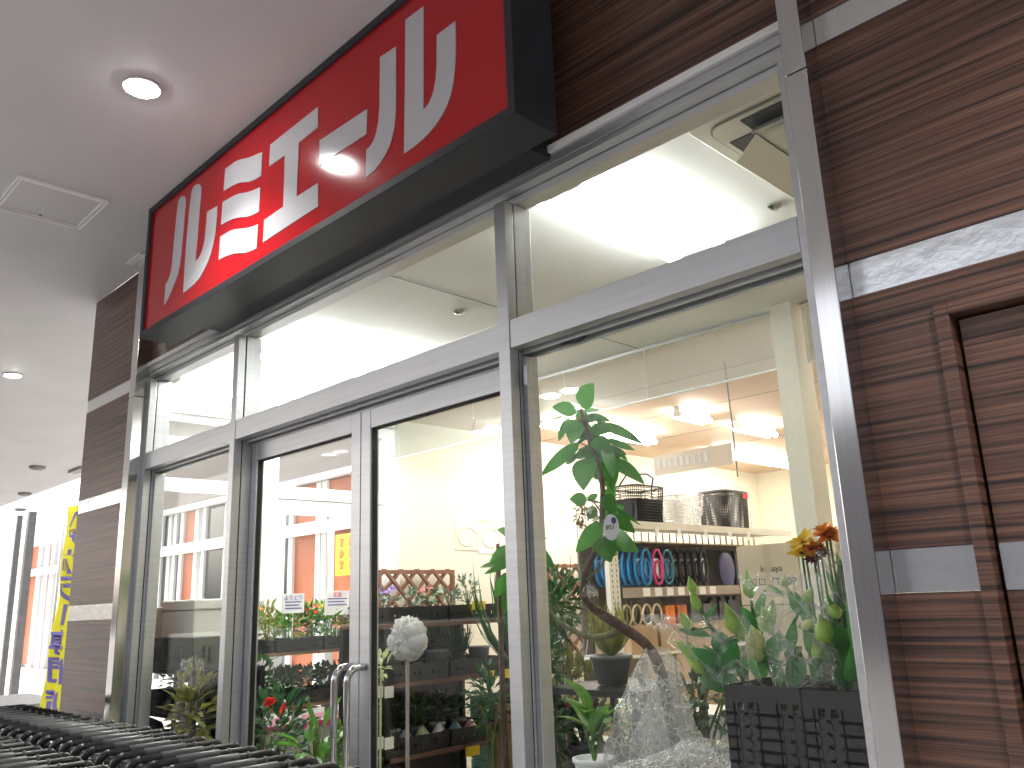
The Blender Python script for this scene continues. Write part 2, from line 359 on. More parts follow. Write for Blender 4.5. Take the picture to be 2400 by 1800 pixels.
# little catch at the top left corner of the right window and a loop of black cable above
MB().box((XM2b+.02, FY+.03, H+TZ0-.12), (XM2b+.038, FY+.05, H+TZ0-.055)).build('window_catch', ALU, B, bevel=.004)
b = MB(); b.tube([pY(1316, 808, GY-.006), pY(1335, 803, GY-.006), pY(1350, 800, GY-.006), pY(1362, 796, GY-.006), pY(1372, 788, GY-.006), pY(1378, 784, GY-.006)], .0035, 6); b.build('cable_loop', BLK, B, smooth=True)
# doors
def door(x0, x1, hx, side):
    DY0, DY1 = 1.852, 1.892; zt = H+TZ0-.008
    b = MB(); sw = .062
    lw, rw = (.045, sw) if side < 0 else (sw, .045)
    b.box((x0, DY0, .015), (x0+lw, DY1, zt)); b.box((x1-rw, DY0, .015), (x1, DY1, zt)); b.box((x0+lw, DY0+.001, zt-.088), (x1-rw, DY1-.001, zt)); b.box((x0+lw, DY0+.001, .015), (x1-rw, DY1-.001, .17))
    d = b.build('glass_door', ALU, B, bevel=.002)
    b = MB(); e = .005
    b.box((x0+lw, DY0+.010, .17), (x0+lw+e, DY1-.01, zt-.088)); b.box((x1-rw-e, DY0+.010, .17), (x1-rw, DY1-.01, zt-.088)); b.box((x0+lw, DY0+.010, zt-.088-e), (x1-rw, DY1-.01, zt-.088))
    b.build('gasket', GASKET, d)
    MB().box((x0+lw, DY0+.016, .17), (x1-rw, DY0+.022, zt-.088)).build('glass_pane', GLASS, d)
    # pull handle: round bar with curved returns
    zt2, zb2 = H-.205, H-.95; oy = 1.775
    pts = [(hx, DY0+.002, zt2), (hx, DY0-.03, zt2)] + [(hx, DY0-.03-.047*math.sin(a), zt2-.047*(1-math.cos(a))) for a in (.4, .8, 1.2, 1.57)] + [(hx, oy, zb2+.05)] + [(hx, DY0-.03-.047*math.cos(a), zb2+.047*(1-math.sin(a))) for a in (.4, .8, 1.2, 1.57)] + [(hx, DY0+.002, zb2)]
    b = MB(); b.tube(pts, .0125, 10); b.build('pull_handle', STEEL, d, smooth=True)
    return d
xc = (XM1b+XM2a)/2
tag(door(XM1b+.006, xc-.002, xc-.040, -1), 'left door leaf'); tag(door(xc+.002, XM2a-.006, xc+.040, 1), 'right door leaf')
# roof slab over the shop so that no daylight leaks in
MB().box((-5.62, WY+.145, H+1.62), (4.5, 12.1, H+1.7)).build('roof', WHITE, B)
# left side of the shop: white aluminium glazing and a side entrance, then a solid wall
SX = -5.6
b = MB()
for y0, y1 in ((2.06, 2.24), (3.0, 3.12), (4.07, 4.2)): b.box((SX-.04, y0, 0), (SX+.04, y1, H+1.37))
for y0, y1 in ((2.24, 3.0), (3.12, 4.07)):
    b.box((SX-.038, y0, H+1.335), (SX+.038, y1, H+1.37)); b.box((SX-.038, y0, H+.795), (SX+.038, y1, H+.885))
b.box((SX-.038, 2.24, 0), (SX+.038, 3.0, .15)); b.box((SX-.05, 2.0, H+1.37), (SX+.05, 4.2, H+1.42)); b.box((SX-.04, 1.9, 0), (SX+.04, 2.06, H+1.42))
b.build('side_window_frame', ALUW, B, bevel=.002)
b = MB()
for (y0, y1), (z0, z1) in (((2.24, 3.0), (.15-H, .795)), ((2.24, 3.0), (.885, 1.335)), ((3.12, 4.07), (.885, 1.335))): b.box((SX-.003, y0, H+z0), (SX+.003, y1, H+z1))
b.build('side_window_pane', GLASS, B)
b = MB(); y0, y1 = 3.125, 4.065
b.box((SX-.02, y0, .02), (SX+.02, y0+.075, H+.79)); b.box((SX-.02, y1-.075, .02), (SX+.02, y1, H+.79)); b.box((SX-.019, y0+.075, H+.68), (SX+.019, y1-.075, H+.79)); b.box((SX-.019, y0+.075, .02), (SX+.019, y1-.075, .2))
ym = (y0+y1)/2; b.box((SX-.019, ym-.022, .2), (SX+.019, ym+.022, H+.68))
sdn = b.build('side_door', ALUW, B, bevel=.002); tag(sdn, 'white framed glass side door')
MB().box((SX-.003, y0+.075, .2), (SX+.003, y1-.075, H+.68)).build('glass_pane', GLASS, sdn)
b = MB(); b.tube([(SX+.02, ym+.05, 1.3), (SX+.07, ym+.05, 1.28), (SX+.07, ym+.05, .9), (SX+.02, ym+.05, .88)], .01, 8); b.build('pull_handle', STEEL, sdn, smooth=True)
MB().box((SX-.06, 1.897, H+1.425), (SX+.06, 4.2, H+1.62)).build('side_header', WHITE, B)
# ------------------------------------------------------------------ shop interior shell
tag(MB().box((-5.54, 1.9, .001), (4.5, 12, .012)).build('shop_floor', FLOOR, loc=(0, 5, 0)), 'pale vinyl floor inside the shop', 'floor', kind='structure')
tag(MB().box((-5.54, 1.93, H+1.5), (4.5, 4.15, H+1.56)).build('shop_ceiling', ICEIL, loc=(0, 3, H+1.5)), 'white ceiling just inside the shop front', 'ceiling', kind='structure')
tag(MB().box((-5.54, 4.17, H+1.5), (4.5, 10, H+1.56)).build('rear_ceiling', ICEIL2, loc=(0, 7, H+1.5)), 'ceiling at the back of the shop, tinted beige for its warm light', 'ceiling', kind='structure')
b = MB(); b.box((-5.7, 4.202, 0), (-5.54, 10.1, H+1.62)); b.box((-5.54, 10, 0), (4.5, 10.1, H+1.62)); b.box((.9, 1.93, .013), (1.0, 10, H+1.5))
tag(b.build('shop_wall', CREAM, loc=(-5.6, 7, 0)), 'cream papered wall inside the shop', 'wall', kind='structure')
# ================================================================== LIT LAMPS
def downlight(p, label, r=.064, power=0):
    t = root('downlight', p, label, 'downlight', 'round recessed downlights in the canopy ceiling')
    x, y, z = p
    b = MB(); b.lathe((x, y, z), [(r+.010, -.004), (r+.009, -.010), (r, -.010), (r-.002, -.003)], 28); b.build('trim_ring', WHITE, t, smooth=True)
    b = MB(); b.lathe((x, y, z-.0135), [(r-.004, .002), (r*.7, -.004), (r*.3, -.007), (.004, -.008)], 28); b.build('lens', LAMP, t, smooth=True)
    if power:
        l = bpy.data.lights.new('downlight_beam', 'SPOT'); l.energy = power; l.spot_size = math.radians(118); l.spot_blend = .55; l.shadow_soft_size = .05; l.color = (1, .97, .92)
        lo = bpy.data.objects.new('downlight_beam', l); COL.objects.link(lo); lo.parent = t; lo.location = (0, 0, -.04)
    return t
p = pZ(333, 203, 2.0); downlight((p.x, p.y, CZ), 'large bright round downlight left of the red sign', power=23)
p = pZ(30, 878, 2.0); downlight((p.x, p.y, CZ), 'distant round downlight low at the left picture edge', power=22)
downlight((.6, .95, CZ), 'round downlight before the right hand wood wall', power=52)
for i, (x, y) in enumerate(((58, 1155), (48, 1192), (88, 1093))):
    p = pZ(x, y, 2.0)
    t = root('smoke_detector', (p.x, p.y, CZ), ['tiny round sensor, the middle one of the far ceiling', 'tiny round sensor, lowest and farthest on the ceiling', 'tiny round sensor, topmost of those on the far ceiling'][i], 'sensor', 'small round fittings on the far canopy ceiling')
    MB().lathe((p.x, p.y, CZ), [(.10, -.001), (.10, -.03), (.05, -.05)], 16).build('housing', GREY, t)
p = pZ(167, 1097, 2.0)
tag(MB().cbox((p.x, p.y+.1, CZ-.02), (.5, .12, .036)).build('ceiling_fitting', GREY, loc=(p.x, p.y, CZ)), 'short grey bar fitting on the ceiling near the wood pier', 'ceiling fitting')
# access hatch
h0, h1 = (-4.49, .90), (-4.08, 1.31)
t = root('ceiling_hatch', (-4.285, 1.105, CZ), 'square access hatch with double white aluminium rim in the ceiling', 'hatch')
b = MB(); e = .011
for k, zz in ((0, -.014), (.017, -.009)):
    a0, a1, c0, c1 = h0[0]+k, h1[0]-k, h0[1]+k, h1[1]-k
    b.box((a0, c0, CZ+zz), (a1, c0+e, CZ-.001)); b.box((a0, c1-e, CZ+zz), (a1, c1, CZ-.001)); b.box((a0, c0+e, CZ+zz), (a0+e, c1-e, CZ-.001)); b.box((a1-e, c0+e, CZ+zz), (a1, c1-e, CZ-.001))
b.build('rim', mat('white_rim', (.9, .9, .9), .4), t)
MB().box((h0[0]+.030, h0[1]+.030, CZ-.004), (h1[0]-.030, h1[1]-.030, CZ-.001)).build('cover', CEIL, t)
p = pZ(95, 502, 2.0); MB().lathe((p.x, p.y, CZ-.004), [(.008, 0), (.008, -.004)], 10).build('latch', GREY, t)
b = MB(); b.box((-4.80, 1.665, CZ-.012), (-4.60, 1.70, CZ-.001)); tag(b.build('ceiling_trim', ALUW, loc=(-4.7, 1.68, CZ)), 'short white edge trim where the left post meets the ceiling', 'trim')
# ------------------------------------------------------------------ red shop sign
TS = .877*1.7
S = root('shop_sign', (-2.74, TS, H+1.30), 'long red box sign with white katakana reading RUMIERU', 'sign')
sx0, sx1 = pY(325.5, 794, TS).x, pY(1207.6, 266, TS).x; sz0 = pY(325.5, 794, TS).z; sz1 = CZ-.003; sy1 = TS/.896
fr = .030; PF = TS+.012
b = MB(); b.box((sx0, TS, sz0), (sx1, sy1, sz0+fr)); b.box((sx0, TS, sz1-fr), (sx1, sy1, sz1)); b.box((sx0, TS, sz0+fr), (sx0+fr, sy1, sz1-fr)); b.box((sx1-fr, TS, sz0+fr), (sx1, sy1, sz1-fr)); b.box((sx0+fr, sy1-.02, sz0+fr), (sx1-fr, sy1-.001, sz1-fr))
b.build('sign_case', DARK, S, bevel=.0015)
MB().box((sx0+fr, PF, sz0+fr), (sx1-fr, PF+.004, sz1-fr)).build('sign_face', RED, S)
MB().box((sx0+fr+.02, PF-.0035, sz0+fr+.001), (sx1-fr-.02, PF-.0005, sz0+fr+.0045)).build('face_clip', ALU, S)
bx0, bx1 = -3.74, -1.56
MB().box((bx0, sy1+.001, sz0+.012), (bx1, WY+.001, CZ-.002)).build('mounting_box', BLACKBOX, S)
def Z1(x, y): return (360+x/5.185, 400+y/5.185)
def Z2(x, y): return (500+x/5.185, 300+y/5.185)
def Z3(x, y): return (600+x/4.483, 230+y/4.483)
def Z4(x, y): return (840+x/3.771, y/3.771)
def smooth_poly(P, closed_idx=None): return P
letters = [
 ('letter', [Z1(*q) for q in [(290,440),(296,395),(306,358),(322,330),(345,312),(368,308),(384,322),(390,352),(387,400),(375,520),(364,660),(352,800),(338,950),(322,1100),(306,1190),(288,1270),(262,1345),(228,1430),(182,1535),(125,1640),(145,1385),(170,1340),(196,1280),(212,1210),(224,1120),(236,980),(255,780),(272,610)]]),
 ('letter', [Z1(*q) for q in [(455,290),(464,245),(480,205),(502,178),(528,164),(553,164),(570,182),(577,215),(575,260),(566,360),(553,500),(540,650),(524,880),(510,1020),(504,1105),(528,1085),(556,1048),(582,990),(604,915),(620,830),(632,720),(642,600),(650,500),(770,430),(768,520),(758,650),(742,790),(716,920),(690,1020),(656,1115),(612,1205),(560,1300),(500,1370),(430,1430),(358,1485),(366,1350),(378,1150),(392,950),(410,720),(432,480)]]),
 ('letter', [Z2(*q) for q in [(145,495),(225,437),(270,405),(310,388),(345,378),(400,368),(480,340),(540,312),(592,290),(580,580),(510,622),(430,655),(370,658),(310,665),(240,695),(180,730),(123,765)]]),
 ('letter', [Z2(*q) for q in [(112,900),(180,860),(235,828),(300,800),(350,790),(400,783),(470,762),(570,718),(553,1015),(470,1058),(400,1080),(340,1084),(290,1090),(230,1105),(160,1140),(92,1178)]]),
 ('letter', [Z2(*q) for q in [(83,1320),(150,1280),(205,1248),(260,1230),(330,1222),(400,1216),(470,1198),(542,1170),(525,1460),(460,1492),(390,1516),(310,1520),(240,1525),(150,1558),(64,1600)]]),
 ('letter', [Z3(*q) for q in [(150,490),(650,90),(648,305),(450,465),(437,750),(425,1035),(650,890),(650,1135),(72,1515),(85,1280),(285,1140),(295,860),(303,600),(137,715)]]),
 ('letter', [Z3(*q) for q in [(668,445),(1165,115),(1158,375),(665,705)]]),
 ('letter', [Z4(*q) for q in [(190,505),(330,410),(330,850),(328,1000),(318,1110),(300,1200),(272,1290),(235,1365),(190,1440),(140,1505),(62,1570),(70,1325),(105,1290),(135,1240),(158,1170),(176,1070),(186,930),(188,700)]]),
 ('letter', [Z4(*q) for q in [(415,175),(573,55),(573,965),(597,948),(622,910),(645,860),(665,795),(680,715),(690,600),(692,450),(692,310),(855,185),(858,330),(857,480),(850,600),(835,740),(812,840),(782,930),(740,1010),(690,1090),(630,1165),(560,1235),(490,1295),(402,1355),(410,800)]])]
for nm, P in letters:
    MB().prism([pY(x, y, PF-.003) for x, y in P], (0, .0027, 0)).build(nm, SWHT, S)
# ================================================================== FAR WING AND OUTSIDE
ORWALL = mat('orange_panel', (.58, .16, .065), .5, var=.08, scale=1.)
BRNF = mat('brown_grey_fascia', (.15, .125, .115), .5, var=.1, scale=1., stretch=(.4, 1, 8))
DGL = mat('dark_window_glass', (.05, .06, .07), .08, coat=.5)
W = root('wing_building', (-22, 9, 0), 'orange walled wing with white window frames and a brown fascia across the yard', 'building')
MB().box((-40, 9.1, 0), (-6.4, 11, 4.6)).build('wall', WHITE, W)
MB().box((-28, 8.9, H+2.56), (-9.5, 9.08, H+4.2)).build('fascia', BRNF, W)
MB().box((-40, 8.82, H+2.44), (-6.4, 8.98, H+2.555)).build('fascia_trim', ALUW, W)
def wx(px): return pY(px, 1300, 9.04).x
spans = [(-40, wx(74), 'w'), (wx(74), wx(96), 'o'), (wx(96), wx(118), 'w'), (wx(118), wx(127), 'o'), (wx(127), wx(380), 'w'), (wx(380), wx(400), 'd'), (wx(400), wx(412), 'w'), (wx(412), wx(428), 'd'), (wx(428), wx(462), 'o'), (wx(462), wx(480), 'w'), (wx(480), wx(532), 'd'), (wx(532), wx(600), 'o'), (wx(600), wx(640), 'w'), (wx(640), wx(686), 'd'), (wx(686), wx(750), 'o'), (wx(750), wx(764), 'd'), (wx(764), wx(840), 'o'), (wx(840), wx(900), 'o'), (wx(900), -6.8, 'd')]  # dark span beside the left mullion imitates a reflection in the pane
xs = [sp[0] for sp in spans if sp[0] > -40]
for x0, x1, ty in spans:
    if ty == 'o': MB().box((x0+.06, 9.04, .1), (x1-.06, 9.09, H+2.43)).build('orange_panel', ORWALL, W)
    elif ty == 'd': MB().box((x0+.06, 9.04, .1), (x1-.06, 9.09, H+2.43)).build('window', DGL, W)  # dark windows, one of them only a painted reflection
for x in xs: MB().box((x-.085, 8.98, 0), (x+.085, 9.095, H+2.43)).build('frame_post', ALUW, W)
MB().box((-40, 8.9, H+1.42), (-6.4, 8.975, H+1.66)).build('frame_rail', ALUW, W)
p = pX(795, 1297, -15); pp = pY(795, 1297, 8.6)
t = root('yellow_poster', (pp.x, 8.87, pp.z-.3), 'yellow poster with red brush lettering on the orange wall outside', 'poster')
MB().cbox((pp.x, 8.885, pp.z), (1.1, .012, .75)).build('sheet', YCARD, t)
b = MB()
for r_ in range(3):
    for c_ in range(2+(r_ < 2)):
        x, z = pp.x-.33+.3*c_, pp.z+.22-.2*r_
        for q in range(4): b.box((x-.07+rnd.uniform(-.02, .02), 8.872, z-.07+q*.04), (x+rnd.uniform(0, .08), 8.878, z-.055+q*.04))
b.build('brush_lettering', REDI, t)
# canopy columns
for i, (x, y0, Yd, wd, mt, lb) in enumerate(((76, 1200, 3.2, .13, GREY, 'thicker grey steel column holding the far end of the canopy'), (47, 1208, 4.6, .09, GREY, 'slim pale grey pole left of the thicker column'))):
    p = pZ(x, y0, 2.0); Yd = p.y; tag(MB().box((p.x-wd/2, Yd-wd/2, 0), (p.x+wd/2, Yd+wd/2, CZ-.001)).build('canopy_column', mt, loc=(p.x, Yd, 0)), lb, 'column')
# outdoor table at the far left
p = pY(30, 1652, 2.4); t = root('outdoor_table', (p.x, 2.4, 0), 'dark outdoor table standing beyond the carts at the far left', 'table')
tz = p.z
MB().cbox((p.x-.35, 2.4, tz), (1.3, .8, .035)).build('tabletop', GREY, t, bevel=.006)
for sx in (-.9, .2):
    for sy in (-.33, .33): MB().box((p.x+sx-.03, 2.4+sy-.03, 0), (p.x+sx+.03, 2.4+sy+.03, tz-.019)).build('leg', DARK, t)
# ------------------------------------------------------------------ banner seen from behind (mirrored writing)
YB = mat('yellow_banner_cloth', (.92, .86, .10), .7, trans=.5); BP = mat('banner_purple_print', (.24, .20, .62), .7)
XB = 2.32
tl = pY(159, 1188, XB); bl = pY(99, 1675, XB)
N = root('banner', (bl.x, XB, 0), 'tall yellow banner with purple lettering seen from behind beyond the wood pier', 'banner')
b = MB(); b.tube([(bl.x-.03, XB, 0), (tl.x-.035, XB, tl.z+.06)], [.012, .008], 8); b.tube([(tl.x-.10, XB, tl.z+.05), (tl.x+.58, XB, tl.z-.0)], .005, 6); b.build('pole', ALUW, N, smooth=True)
MB().lathe((bl.x-.03, XB, 0), [(.2, 0), (.2, .05), (.04, .09), (.02, .12)], 20).build('base', GREY, N)
BW = pY(139, 1682, XB).x-bl.x; nz = 26; nx = 10; vs = []; fs = []
bh = tl.z-bl.z
def bpt(u, v):   # u across 0..1, v down 0..1
    x = tl.x + (bl.x-tl.x)*v + u*BW; z = tl.z - v*bh - .02*u*(1-v); y = XB + .018*math.sin(u*9+v*5)*(.3+v) + .01*math.sin(v*17)
    return V((x, y, z))
for j in range(nz+1):
    for i in range(nx+1): vs.append(bpt(i/nx, j/nz))
for j in range(nz):
    for i in range(nx): a = j*(nx+1)+i; fs.append((a, a+1, a+nx+2, a+nx+1))
cl = MB().add(vs, fs).build('cloth', YB, N, smooth=True)
md = cl.modifiers.new('thick', 'SOLIDIFY'); md.thickness = .0015
b = MB()
chars = 'ヘアカラー専門店'; spans = [(.03, .11), (.115, .195), (.215, .34), (.345, .47), (.48, .578), (.60, .72), (.73, .85), (.87, .985)]
for ch, (va, vb) in zip(chars, spans):
    tmp = MB(); text_into(tmp, ch if ch != 'ー' else '|', 1.0, Matrix.Identity(4), thick=0, w=.03)
    if not tmp.v: continue
    x0 = min(q.x for q in tmp.v); x1 = max(q.x for q in tmp.v); y0 = min(q.y for q in tmp.v); y1 = max(q.y for q in tmp.v)
    out = []
    for q in tmp.v:
        v = va + (vb-va)*(y1-q.y)/(y1-y0)
        u = .5 - (q.x-(x0+x1)/2)/(x1-x0)*.14 if ch == 'ー' else .93-.80*(q.x-x0)/(x1-x0)
        out.append(bpt(min(.99, max(.01, u)), v) + V((0, -.0045, 0)))
    b.add(out, tmp.f)
b.build('lettering', BP, N)

# ================================================================== SHOP INTERIOR
# linear ceiling lights: two banks along the depth just inside, long tubes at the rear
def ceiling_light(x, y0, y1, wd, mt, label, group, z=H+1.5):
    t = root('ceiling_light', (x, (y0+y1)/2, z), label, 'ceiling light', group)
    MB().box((x-.028, y0, z-.05), (x+.028, y1, z-.001)).build('housing', WHITE, t)
    for s in (-1, 1):
        b = MB(); b.tube([(x+s*wd*.32, y0+.02, z-.075), (x+s*wd*.32, y1-.02, z-.075)], .019, 10); b.build('tube', mt, t, smooth=True)
    for y in (y0+.02, y1-.02): MB().box((x-wd*.36, y-.01, z-.085), (x+wd*.36, y+.01, z-.0505)).build('end_holder', WHITE, t)
ceiling_light(-1.81, 2.08, 3.1, .34, TUBE3, 'bright fluorescent light just inside the right hand transom window', 'long lights just inside the glass front')
ceiling_light(-4.2, 2.10, 3.6, .34, TUBE, 'bright fluorescent light inside above the doors', 'long lights just inside the glass front')
ceiling_light(-5.15, 2.12, 3.6, .3, TUBE, 'bright fluorescent light above the left window corner', 'long lights just inside the glass front')
k = 0
for (xa, ya, xb, yb) in ((1583, 953, 1659, 969), (1721, 983, 1811, 1003)):
    p, q = pZ(xa, ya, 1.5), pZ(xb, yb, 1.5)
    ceiling_light((p.x+q.x)/2, min(p.y, q.y), max(p.y, q.y), .12, TUBE2, ['warm tube light on the rear ceiling, left of the hanging cord', 'warm tube light on the rear ceiling, right of the hanging cord'][k], 'warm tube lights on the rear ceiling'); k += 1
for i, (x, y0, y1) in enumerate(((-3.1, 7.6, 9.4), (-4.7, 5.0, 6.6), (-4.7, 7.6, 9.4), (-1.2, 5, 6.6))):
    ceiling_light(x, y0, y1, .12, TUBE2, ['warm tube light farthest back above the shelving', 'warm tube light above the rubber tree crown', 'warm tube light in the rear left corner of the ceiling', 'warm tube light behind the cream column'][i], 'warm tube lights on the rear ceiling')
# round recessed lights just inside
for i, (x, y) in enumerate(((1302, 907), (1806, 765), (1325, 935))):
    p = pZ(x, y, 1.5)
    if p.y > 4.1: p.y = 4.6
    t = root('round_ceiling_light', (p.x, p.y, H+1.5), ['small round ceiling light left of the tree top', 'small round ceiling light near the column top', 'small round ceiling light low behind the tree top'][i], 'ceiling light', 'small round lights behind the glass curtain')
    MB().lathe((p.x, p.y, H+1.5), [(.07, -.001), (.07, -.006)], 20).build('lens', TUBE, t)
# ceiling seams
b = MB()
for x in (-3.0, -.6): b.box((x-.003, 1.94, H+1.4975), (x+.003, 4.14, H+1.4995))
for y in (5.0, 5.9, 6.8, 7.7, 8.6): b.box((-5.5, y-.004, H+1.4970), (.88, y+.004, H+1.4995))
tag(b.build('ceiling_seam', GREY, loc=(-2, 3, H+1.5)), 'thin dark joint lines between the ceiling boards', 'ceiling joints', kind='structure')
# air conditioner cassette
A = root('air_conditioner', (-1.0, 2.5, H+1.5), 'ivory ceiling cassette air conditioner behind the upper right window', 'air conditioner')
ax0, ax1, ay0, ay1 = -1.33, -.43, 2.16, 3.06; az = H+1.5
c_ = .06; ang = [k*math.pi/2/5 for k in range(6)]
def rrect(x0, y0, x1, y1, r, z): return [(x1-r+r*math.cos(a), y1-r+r*math.sin(a), z) for a in ang]+[(x0+r-r*math.sin(a), y1-r+r*math.cos(a), z) for a in ang]+[(x0+r-r*math.cos(a), y0+r-r*math.sin(a), z) for a in ang]+[(x1-r+r*math.sin(a), y0+r-r*math.cos(a), z) for a in ang]
MB().prism(rrect(ax0, ay0, ax1, ay1, .05, az-.030), (0, 0, .029)).build('housing', IVORY, A, bevel=.006)
MB().prism(rrect(ax0+.05, ay0+.05, ax1-.05, ay1-.05, .06, az-.036), (0, 0, .0055)).build('recess_seam', mat('ac_seam', (.30, .29, .25), .6), A)
MB().prism(rrect(ax0+.056, ay0+.056, ax1-.056, ay1-.056, .055, az-.040), (0, 0, .0035)).build('fascia_panel', IVORY, A)
for (a, c, d, e) in ((ax0+.17, ay0+.075, ax1-.17, ay0+.165), (ax0+.17, ay1-.165, ax1-.17, ay1-.075), (ax0+.075, ay0+.17, ax0+.165, ay1-.17), (ax1-.165, ay0+.17, ax1-.075, ay1-.17)):
    MB().box((a, c, az-.0445), (d, e, az-.0405)).build('air_slot', mat('slot_dark', (.04, .045, .05), .5), A)
MB().box((ax0+.19, ay0+.19, az-.058), (ax1-.19, ay1-.19, az-.0405)).build('intake_grille', IVORY, A, bevel=.006)
MB().box((ax0+.24, ay0+.24, az-.0605), (ax1-.24, ay1-.24, az-.0585)).build('filter_mesh', mat('ac_mesh', (.38, .36, .32), .6), A)
for P4 in ([(ax0+.165, ay0+.18, az-.046), (ax0+.165, ay1-.18, az-.046), (ax0+.085, ay1-.18, az-.115), (ax0+.085, ay0+.18, az-.115)], [(ax0+.18, ay0+.15, az-.046), (ax1-.18, ay0+.15, az-.046), (ax1-.18, ay0+.125, az-.075), (ax0+.18, ay0+.125, az-.075)]):
    o = MB().add(P4, [(0, 1, 2, 3)]).build('louvre', IVORY, A); o.modifiers.new('t', 'SOLIDIFY').thickness = .005
p = pZ(1815, 480, 1.5); tag(MB().lathe((p.x, p.y, H+1.5), [(.03, -.001), (.03, -.01), (.012, -.022)], 14).build('sprinkler_head', STEEL, loc=(p.x, p.y, H+1.5)), 'small sprinkler head on the ceiling beside the right post', 'sprinkler')
p = pZ(1075, 728, 1.5); tag(MB().lathe((p.x, p.y, H+1.5), [(.03, -.001), (.03, -.01), (.012, -.022)], 14).build('sprinkler_head', STEEL, loc=(p.x, p.y, H+1.5)), 'small sprinkler head on the ceiling left of the middle mullion', 'sprinkler')
# glass smoke curtain
K = root('smoke_curtain', (-3, 4.15, H+1.5), 'hanging glass smoke curtain across the ceiling behind the rubber tree', 'glass curtain')
for i, (a, c) in enumerate(((-5.53, -4.57), (-4.56, -3.65), (-3.64, -2.98), (-2.97, -2.09), (-1.93, -1.0), (-.99, .89))):
    MB().box((a, 4.148, H+1.175), (c, 4.154, H+1.492)).build('glass_panel', CURT, K)
b = MB(); b.box((-5.53, 4.135, H+1.485), (-2.08, 4.166, H+1.499)); b.box((-1.93, 4.135, H+1.485), (.89, 4.166, H+1.499)); b.build('top_rail', ALU, K)
b = MB(); b.box((-5.53, 4.144, H+1.165), (-2.08, 4.158, H+1.174)); b.box((-1.93, 4.144, H+1.165), (.89, 4.158, H+1.174)); b.build('bottom_edge', WHITE, K)
tag(MB().box((-2.07, 4.07, .013), (-1.95, 4.24, H+1.4995)).build('column', CREAM, loc=(-2, 4.15, 0)), 'cream papered column standing behind the glass curtain', 'column')
b = MB(); b.tube([pY(1698, 850, 4.6), pY(1712, 960, 4.6), pY(1729, 1117, 4.6)], .005, 6); tag(b.build('pull_string', GREY, loc=pY(1700, 860, 4.6)), 'thin dark cord hanging from the rear ceiling', 'cord')
b = MB(); p = pY(1620, 1075, 5.5); q = pY(1715, 1055, 5.5)
t = root('hanging_banner', p, 'pale strip notice hanging from the rear ceiling', 'notice')
MB().box((p.x-.35, 5.5, p.z-.09), (q.x, 5.506, p.z+.07)).build('sheet', mat('cream_sheet', (.85, .72, .6), .6), t)
b = MB(); [b.box((p.x-.32+i*.055, 5.496, p.z-.04), (p.x-.29+i*.055, 5.499, p.z+.03)) for i in range(9)]; b.build('print', PAPER, t)
# wall notices beside the mullion
for i, (x, y, w_, h_) in enumerate(((1097, 1258, .17, .19), (1153, 1262, .19, .22), (1150, 1188, .17, .21))):
    p = pX(x, y, -5.52)
    t = root('wall_notice', p, ['plain cream notice with a ring mark on the cream wall', 'white notice with an orange ring beside the middle mullion', 'pale flowered notice topmost beside the middle mullion'][i], 'notice', 'notices on the cream wall')
    MB().box((-5.538, p.y-w_*.8, p.z-h_*.6), (-5.532, p.y+w_*.8, p.z+h_*.6)).build('sheet', [mat('cream_notice', (.88, .84, .68), .6), PAPER, PAPER][i], t)
    if i < 2:
        b = MB(); vs = [(-5.529, p.y+.11*math.cos(a), p.z+.08*math.sin(a)) for a in [k*2*math.pi/24 for k in range(25)]]; b.tube(vs, .006, 5); b.build('ring_mark', [mat('tan_ink', (.75, .68, .5), .6), mat('orange_ink', (.85, .6, .4), .6)][i], t)
    else:
        b = MB(); [b.cbox((-5.530, p.y-.10+.05*k_, p.z-.12+.06*((k_*3) % 5)), (.002, .035, .045)) for k_ in range(5)]; b.build('print', mat('orange_ink2', (.8, .7, .5), .6), t)
# ------------------------------------------------------------------ lattice trellis panels
def lattice(y0, y1, x, z0, z1, label):
    t = root('lattice_panel', (x, (y0+y1)/2, z0), label, 'trellis', 'brown lattice trellis panels along the cream wall')
    b = MB(); e = .03
    b.box((x-.015, y0, z0), (x+.015, y0+e, z1)); b.box((x-.015, y1-e, z0), (x+.015, y1, z1)); b.box((x-.015, y0+e, z1-e), (x+.015, y1-e, z1)); b.box((x-.015, y0+e, z0), (x+.015, y1-e, z0+e)); b.build('panel_frame', TERRA, t)
    b = MB(); W_, H_ = y1-y0, z1-z0; s = .16
    n = int((W_+H_)/s)+1
    for k in range(n):
        for sg in (1, -1):
            c = k*s
            pts = []
            for (yy, zz) in ((c, 0), (c-H_, H_)):
                pts.append([yy, zz])
            (ya, za), (yb, zb) = pts
            # clip to panel
            if ya > W_: za += (ya-W_); ya = W_
            if yb < 0: zb -= (0-yb); yb = 0
            if zb-za < .03: continue
            A_, B_ = (ya, za), (yb, zb)
            if sg < 0: A_, B_ = (W_-ya, za), (W_-yb, zb)
            xx = x + .004*sg
            b.tube([(xx, y0+A_[0], z0+A_[1]), (xx, y0+B_[0], z0+B_[1])], .0165, 4)
    b.build('lattice', TERRA, t)
lattice(3.92, 4.69, -5.45, H-.62, H+.275, 'brown lattice trellis seen through the right door leaf')
lattice(5.8, 6.5, -5.45, H-.55, H+.325, 'brown lattice trellis seen behind the rubber tree trunk')
